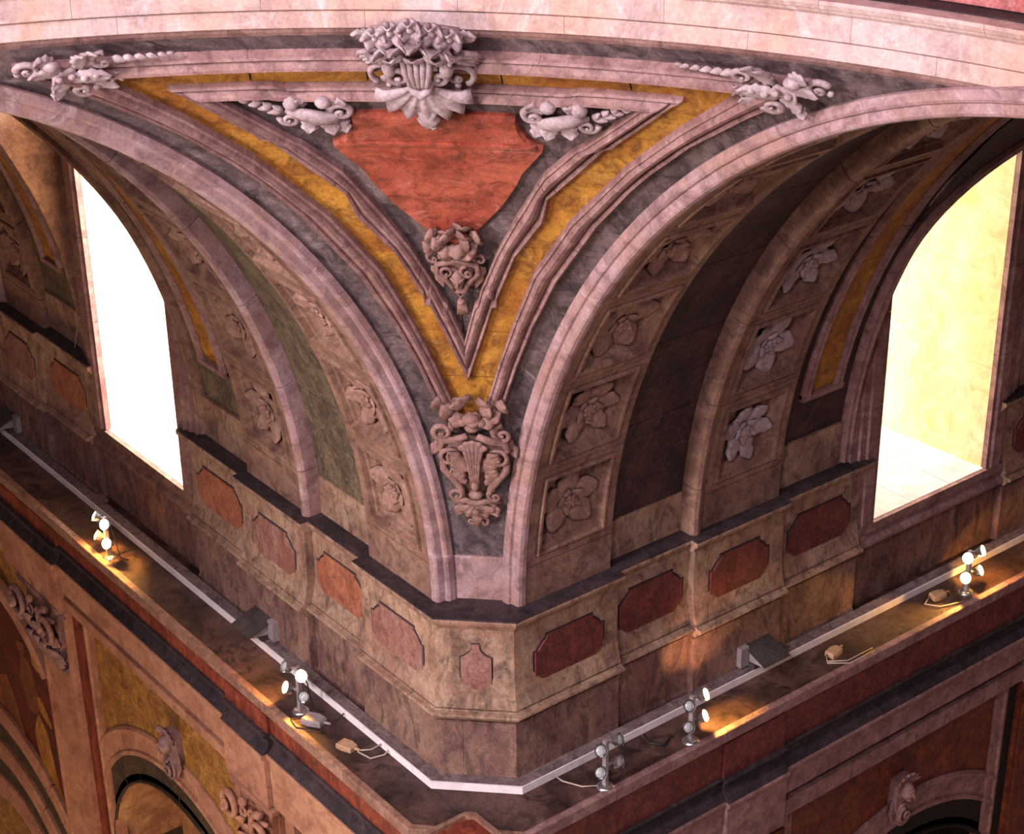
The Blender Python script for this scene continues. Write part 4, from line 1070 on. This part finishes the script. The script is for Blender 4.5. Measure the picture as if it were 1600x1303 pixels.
g = chm(4.845, (4.845+5.27)/LV+.035)
MB().strip(g, [0, 1], [(-.02, -1.585), (.095, -1.585), (.095, -1.512), (-.02, -1.512)]).build('channel', TRUNK, t)
MB().strip(g, [0, 1], [(-.02, -1.511), (.085, -1.511), (.085, -1.506), (-.02, -1.506)]).build('lid', TRUNKT, t)

ZW = -1.58
def lamp_light(name, loc, aim, power, spot=75, col=(1.0, .50, .10)):
    d = bpy.data.lights.new(name, 'SPOT'); d.energy = power; d.color = col; d.spot_size = rad(spot); d.spot_blend = .35; d.shadow_soft_size = .03
    ob = bpy.data.objects.new(name, d); COL.objects.link(ob); ob.location = loc
    ob.rotation_euler = (Vector(aim)-Vector(loc)).to_track_quat('-Z', 'Y').to_euler(); return ob
def light_stand(x, y, turn, lits, label, h=.46):
    """round foot, square post and four clip-on reflector lamps in two tiers"""
    M = Matrix.Translation((x, y, ZW)) @ Matrix.Rotation(turn, 4, 'Z')
    o = Orn('lamp_stand', label, 'floodlight', M, METAL, 'clip-on lamp stands on the walkway')
    ft = MB(); ft.grid(lambda i, j: ((.075, .075, .05, .02, .001)[j]*cos(i*2*pi/16), (.075, .075, .05, .02, .001)[j]*sin(i*2*pi/16), (0, .012, .024, .03, .031)[j]), 16, 5, cu=True)
    o.part('foot', ft)
    o.part('post', MB().box(-.016, .016, -.02, .02, .02, h), False, BOXM)
    k = 0
    for tz in (h*.45, h*.92):
        o.part('crossbar', MB().box(-.10, .10, -.008, .008, tz-.01, tz+.01), False, BOXM)
        for s in (-1, 1):
            lit = lits[k]; k += 1
            A = Matrix.Translation((s*.095, -.02, tz)) @ Matrix.Rotation(rad(s*25), 4, 'Z') @ Matrix.Rotation(rad(62), 4, 'X')
            c = MB(); pr = [(.018, -.035), (.028, -.03), (.036, .0), (.052, .035), (.056, .05)]
            c.grid(lambda i, j: (pr[j][0]*cos(i*2*pi/14), pr[j][0]*sin(i*2*pi/14), pr[j][1]), 14, 5, A, cu=True)
            hs = o.part('reflector', c)
            c2 = MB().ball((0, 0, .032), (.046, .046, .024), A, nu=12)
            c2 = c2.build('bulb', BULB if lit else GLASSO, o.root, True)
            cl = MB().box(-.012, .012, -.05, -.03, -.03, .03, A); o.part('clamp', cl, False)
    o.part('flex', MB().tube([(.03, .02, h*.9), (.06, .05, h*.6), (.05, .06, .2), (.09, .08, .012), (.18, .12, .008)], .006, 5), True, CABLE)
    return o
light_stand(-10.30, 4.42, rad(0), (1, 1, 1, 1), 'bright tangle of clip-on lamps on a stand beneath the white-lit window')
light_stand(-6.86, 4.50, rad(10), (1, 0, 0, 1), 'lamp stand with one glowing bulb beside the light grey floodlight housing')
light_stand(-4.40, 5.86, rad(95), (0, 0, 0, 0), 'unlit chrome lamp stand with four round bulbs nearest the pier corner')
light_stand(-4.41, 6.82, rad(100), (0, 1, 0, 1), 'lamp stand casting a yellow fan of light on the walkway')
light_stand(-4.48, 10.48, rad(90), (1, 1, 1, 1), 'lamp stand with two glowing bulbs beneath the yellow-lit window')
lamp_light('lamp_glow', (-10.30, 4.35, ZW+.42), (-10.25, 4.2, ZW), 90, 125)
lamp_light('lamp_glow', (-6.96, 4.44, ZW+.34), (-7.45, 4.33, ZW-.02), 40, 70)
lamp_light('lamp_glow', (-6.84, 4.42, ZW+.22), (-6.6, 4.25, ZW-.02), 22, 80)
lamp_light('lamp_glow', (-4.40, 6.92, ZW+.36), (-4.41, 7.22, ZW), 120, 56, (1.0, .60, .13))
lamp_light('lamp_glow', (-4.45, 6.86, ZW+.26), (-4.95, 7.32, -.95), 42, 64, (1.0, .56, .26)).data.spot_blend = .9
lamp_light('lamp_glow', (-4.42, 10.56, ZW+.40), (-4.38, 11.0, ZW), 90, 125)
lamp_light('lamp_glow', (-4.40, 10.38, ZW+.24), (-4.34, 9.6, ZW), 60, 85)

# floodlight housings fixed to the foot of the attic
def housing(side, u, label, shut=True):
    M = frame(P(side, u, 4.885, -1.415), Vector((1, 0, 0)) if side == 'L' else Vector((0, 1, 0)), P(side, 0, -1, 0)) @ Matrix.Diagonal((.7, .7, .7, 1))
    o = Orn('floodlight_housing', label, 'floodlight', M, BOXM, 'wedge floodlight housings')
    s = -1 if side == 'L' else 1
    o.part('back_box', MB().box(-.10*s-.07, -.10*s+.07, -.10, .18, 0, .10), False)
    w = MB(); x0, x1 = sorted((-.06*s, .40*s))
    poly = [(.02, .14), (.03, -.06), (.34, -.02), (.34, .0)]
    w.prism([(a, b) for a, b in poly], lambda a, b, d: (x0+.04+(x1-x0-.08)*d, b, a), 0, 1)
    o.part('lamp_box', w, False)
    o.part('cover_plate', MB().add([(x0, .16, 0), (x1, .16, 0), (x1, .015, .40), (x0, .015, .40), (x0, .175, 0), (x1, .175, 0), (x1, .03, .40), (x0, .03, .40)], [(0, 1, 2, 3), (4, 7, 6, 5), (0, 4, 5, 1), (1, 5, 6, 2), (2, 6, 7, 3), (3, 7, 4, 0)]), False, DARKBOX)
    o.part('bracket', MB().box(-.03, .03, -.12, -.06, .02, .2), False, DARKBOX)
housing('L', 7.92, 'light grey wedge floodlight housing on the wall beside a lamp stand with one glowing bulb')
housing('R', 7.92, 'dark-lidded wedge floodlight housing on the wall past the yellow fan of light')
housing('L', 13.4, 'grey wedge floodlight housing cut by the left edge, beyond the white-lit window')

def jbox(x, y, rz, m, label, cab, cm=CABLEW, s=1.0):
    M = Matrix.Translation((x, y, ZW+.003)) @ Matrix.Rotation(rad(rz), 4, 'Z')
    o = Orn('junction_box', label, 'junction box', M, m, 'junction boxes on the walkway')
    o.part('body', MB().prism([(-.085*s, -.05*s), (-.03, -.06*s), (.07*s, -.05*s), (.085*s, .03*s), (.02, .055*s), (-.07*s, .05*s)], lambda a, b, d: (a, b, d), 0, .05*s, .1), False)
    o.part('gland', MB().tube([(.07*s, 0, .025), (.13*s, 0, .025)], .014, 6), True)
    for c in cab: o.part('cable', MB().tube(c, .007, 5), True, cm)
jbox(-6.16, 4.52, 20, CARD, 'tan junction box with two leads in front of the trunking near the corner', [[(.12, 0, .02), (.2, .06, .02), (.24, .16, .03)], [(.12, -.02, .02), (.26, -.03, .01), (.34, .06, .02), (.33, .17, .03)]])
jbox(-6.64, 4.50, 30, BOXM, 'grey junction box behind the lamp stand with one glowing bulb', [[(.1, .02, .02), (.18, .08, .02), (.2, .2, .03)], [(-.1, 0, .02), (-.2, -.06, .02), (-.1, -.14, .015), (.1, -.1, .015)]], CABLE, 1.2)
jbox(-4.55, 8.72, 100, CARD, 'broken tan junction box with dangling pale cable on the dark walkway', [[(-.08, .02, .02), (-.16, -.03, .015), (-.02, -.16, .01), (.30, -.22, .01)], [(-.08, .03, .02), (-.18, -.05, .015), (-.04, -.2, .01), (.28, -.25, .01)]])
jbox(-4.59, 10.2, 80, CARD, 'tan junction box at the foot of the lamp stand beneath the yellow-lit window', [[(-.08, .02, .02), (-.2, -.05, .012), (-.1, -.16, .012), (.2, -.2, .012)]])
def lead(pts, label, m=CABLEW, r=.007): tag(MB().tube(pts, r, 5).build('loose_cable', m, None, True), label, 'cable')
lead([(-4.73, 5.62, ZW+.02), (-4.66, 5.62, ZW+.02), (-4.50, 5.70, ZW+.02), (-4.42, 5.80, ZW+.03)], 'thin pale cable from the corner trunking to the unlit lamp stand')
lead([(-4.70, 6.55, ZW+.03), (-4.58, 6.52, ZW+.02), (-4.5, 6.6, ZW+.012), (-4.55, 6.72, ZW+.02)], 'short black cable loop before the lamp stand with the yellow fan', CABLE, .012)
lead([(-11.85, 5.15, 1.2), (-11.85, 5.13, .4), (-11.83, 5.0, .02)], 'thin pale wire hanging to the ledge beyond the white-lit window')
# light-coloured scraps of stone left on the walkway at the window corners
for x, y, s, lab in ((-9.45, 4.88, 1.0, None), (-11.42, 4.90, 1, 'pale stone scrap at the foot of the wall beyond the white-lit window'), (-4.86, 11.35, 1, 'pale stone scrap on the walkway past the yellow-lit window'), (-4.87, 9.38, .6, 'small pale stone scrap at the wall foot before the yellow-lit window')):
    if lab is None: continue
    q = MB().prism([(-.10*s, -.03*s), (.02, -.05*s), (.11*s, -.02*s), (.09*s, .04*s), (-.07*s, .05*s)], lambda a, b, d: (x+a*(1 if abs(x) > 6 else .4), y+b+(a if abs(x) < 6 else 0), ZW+.002+d), 0, .045*s, .15)
    tag(q.build('stone_scrap', LIPST, None), lab, 'stone')
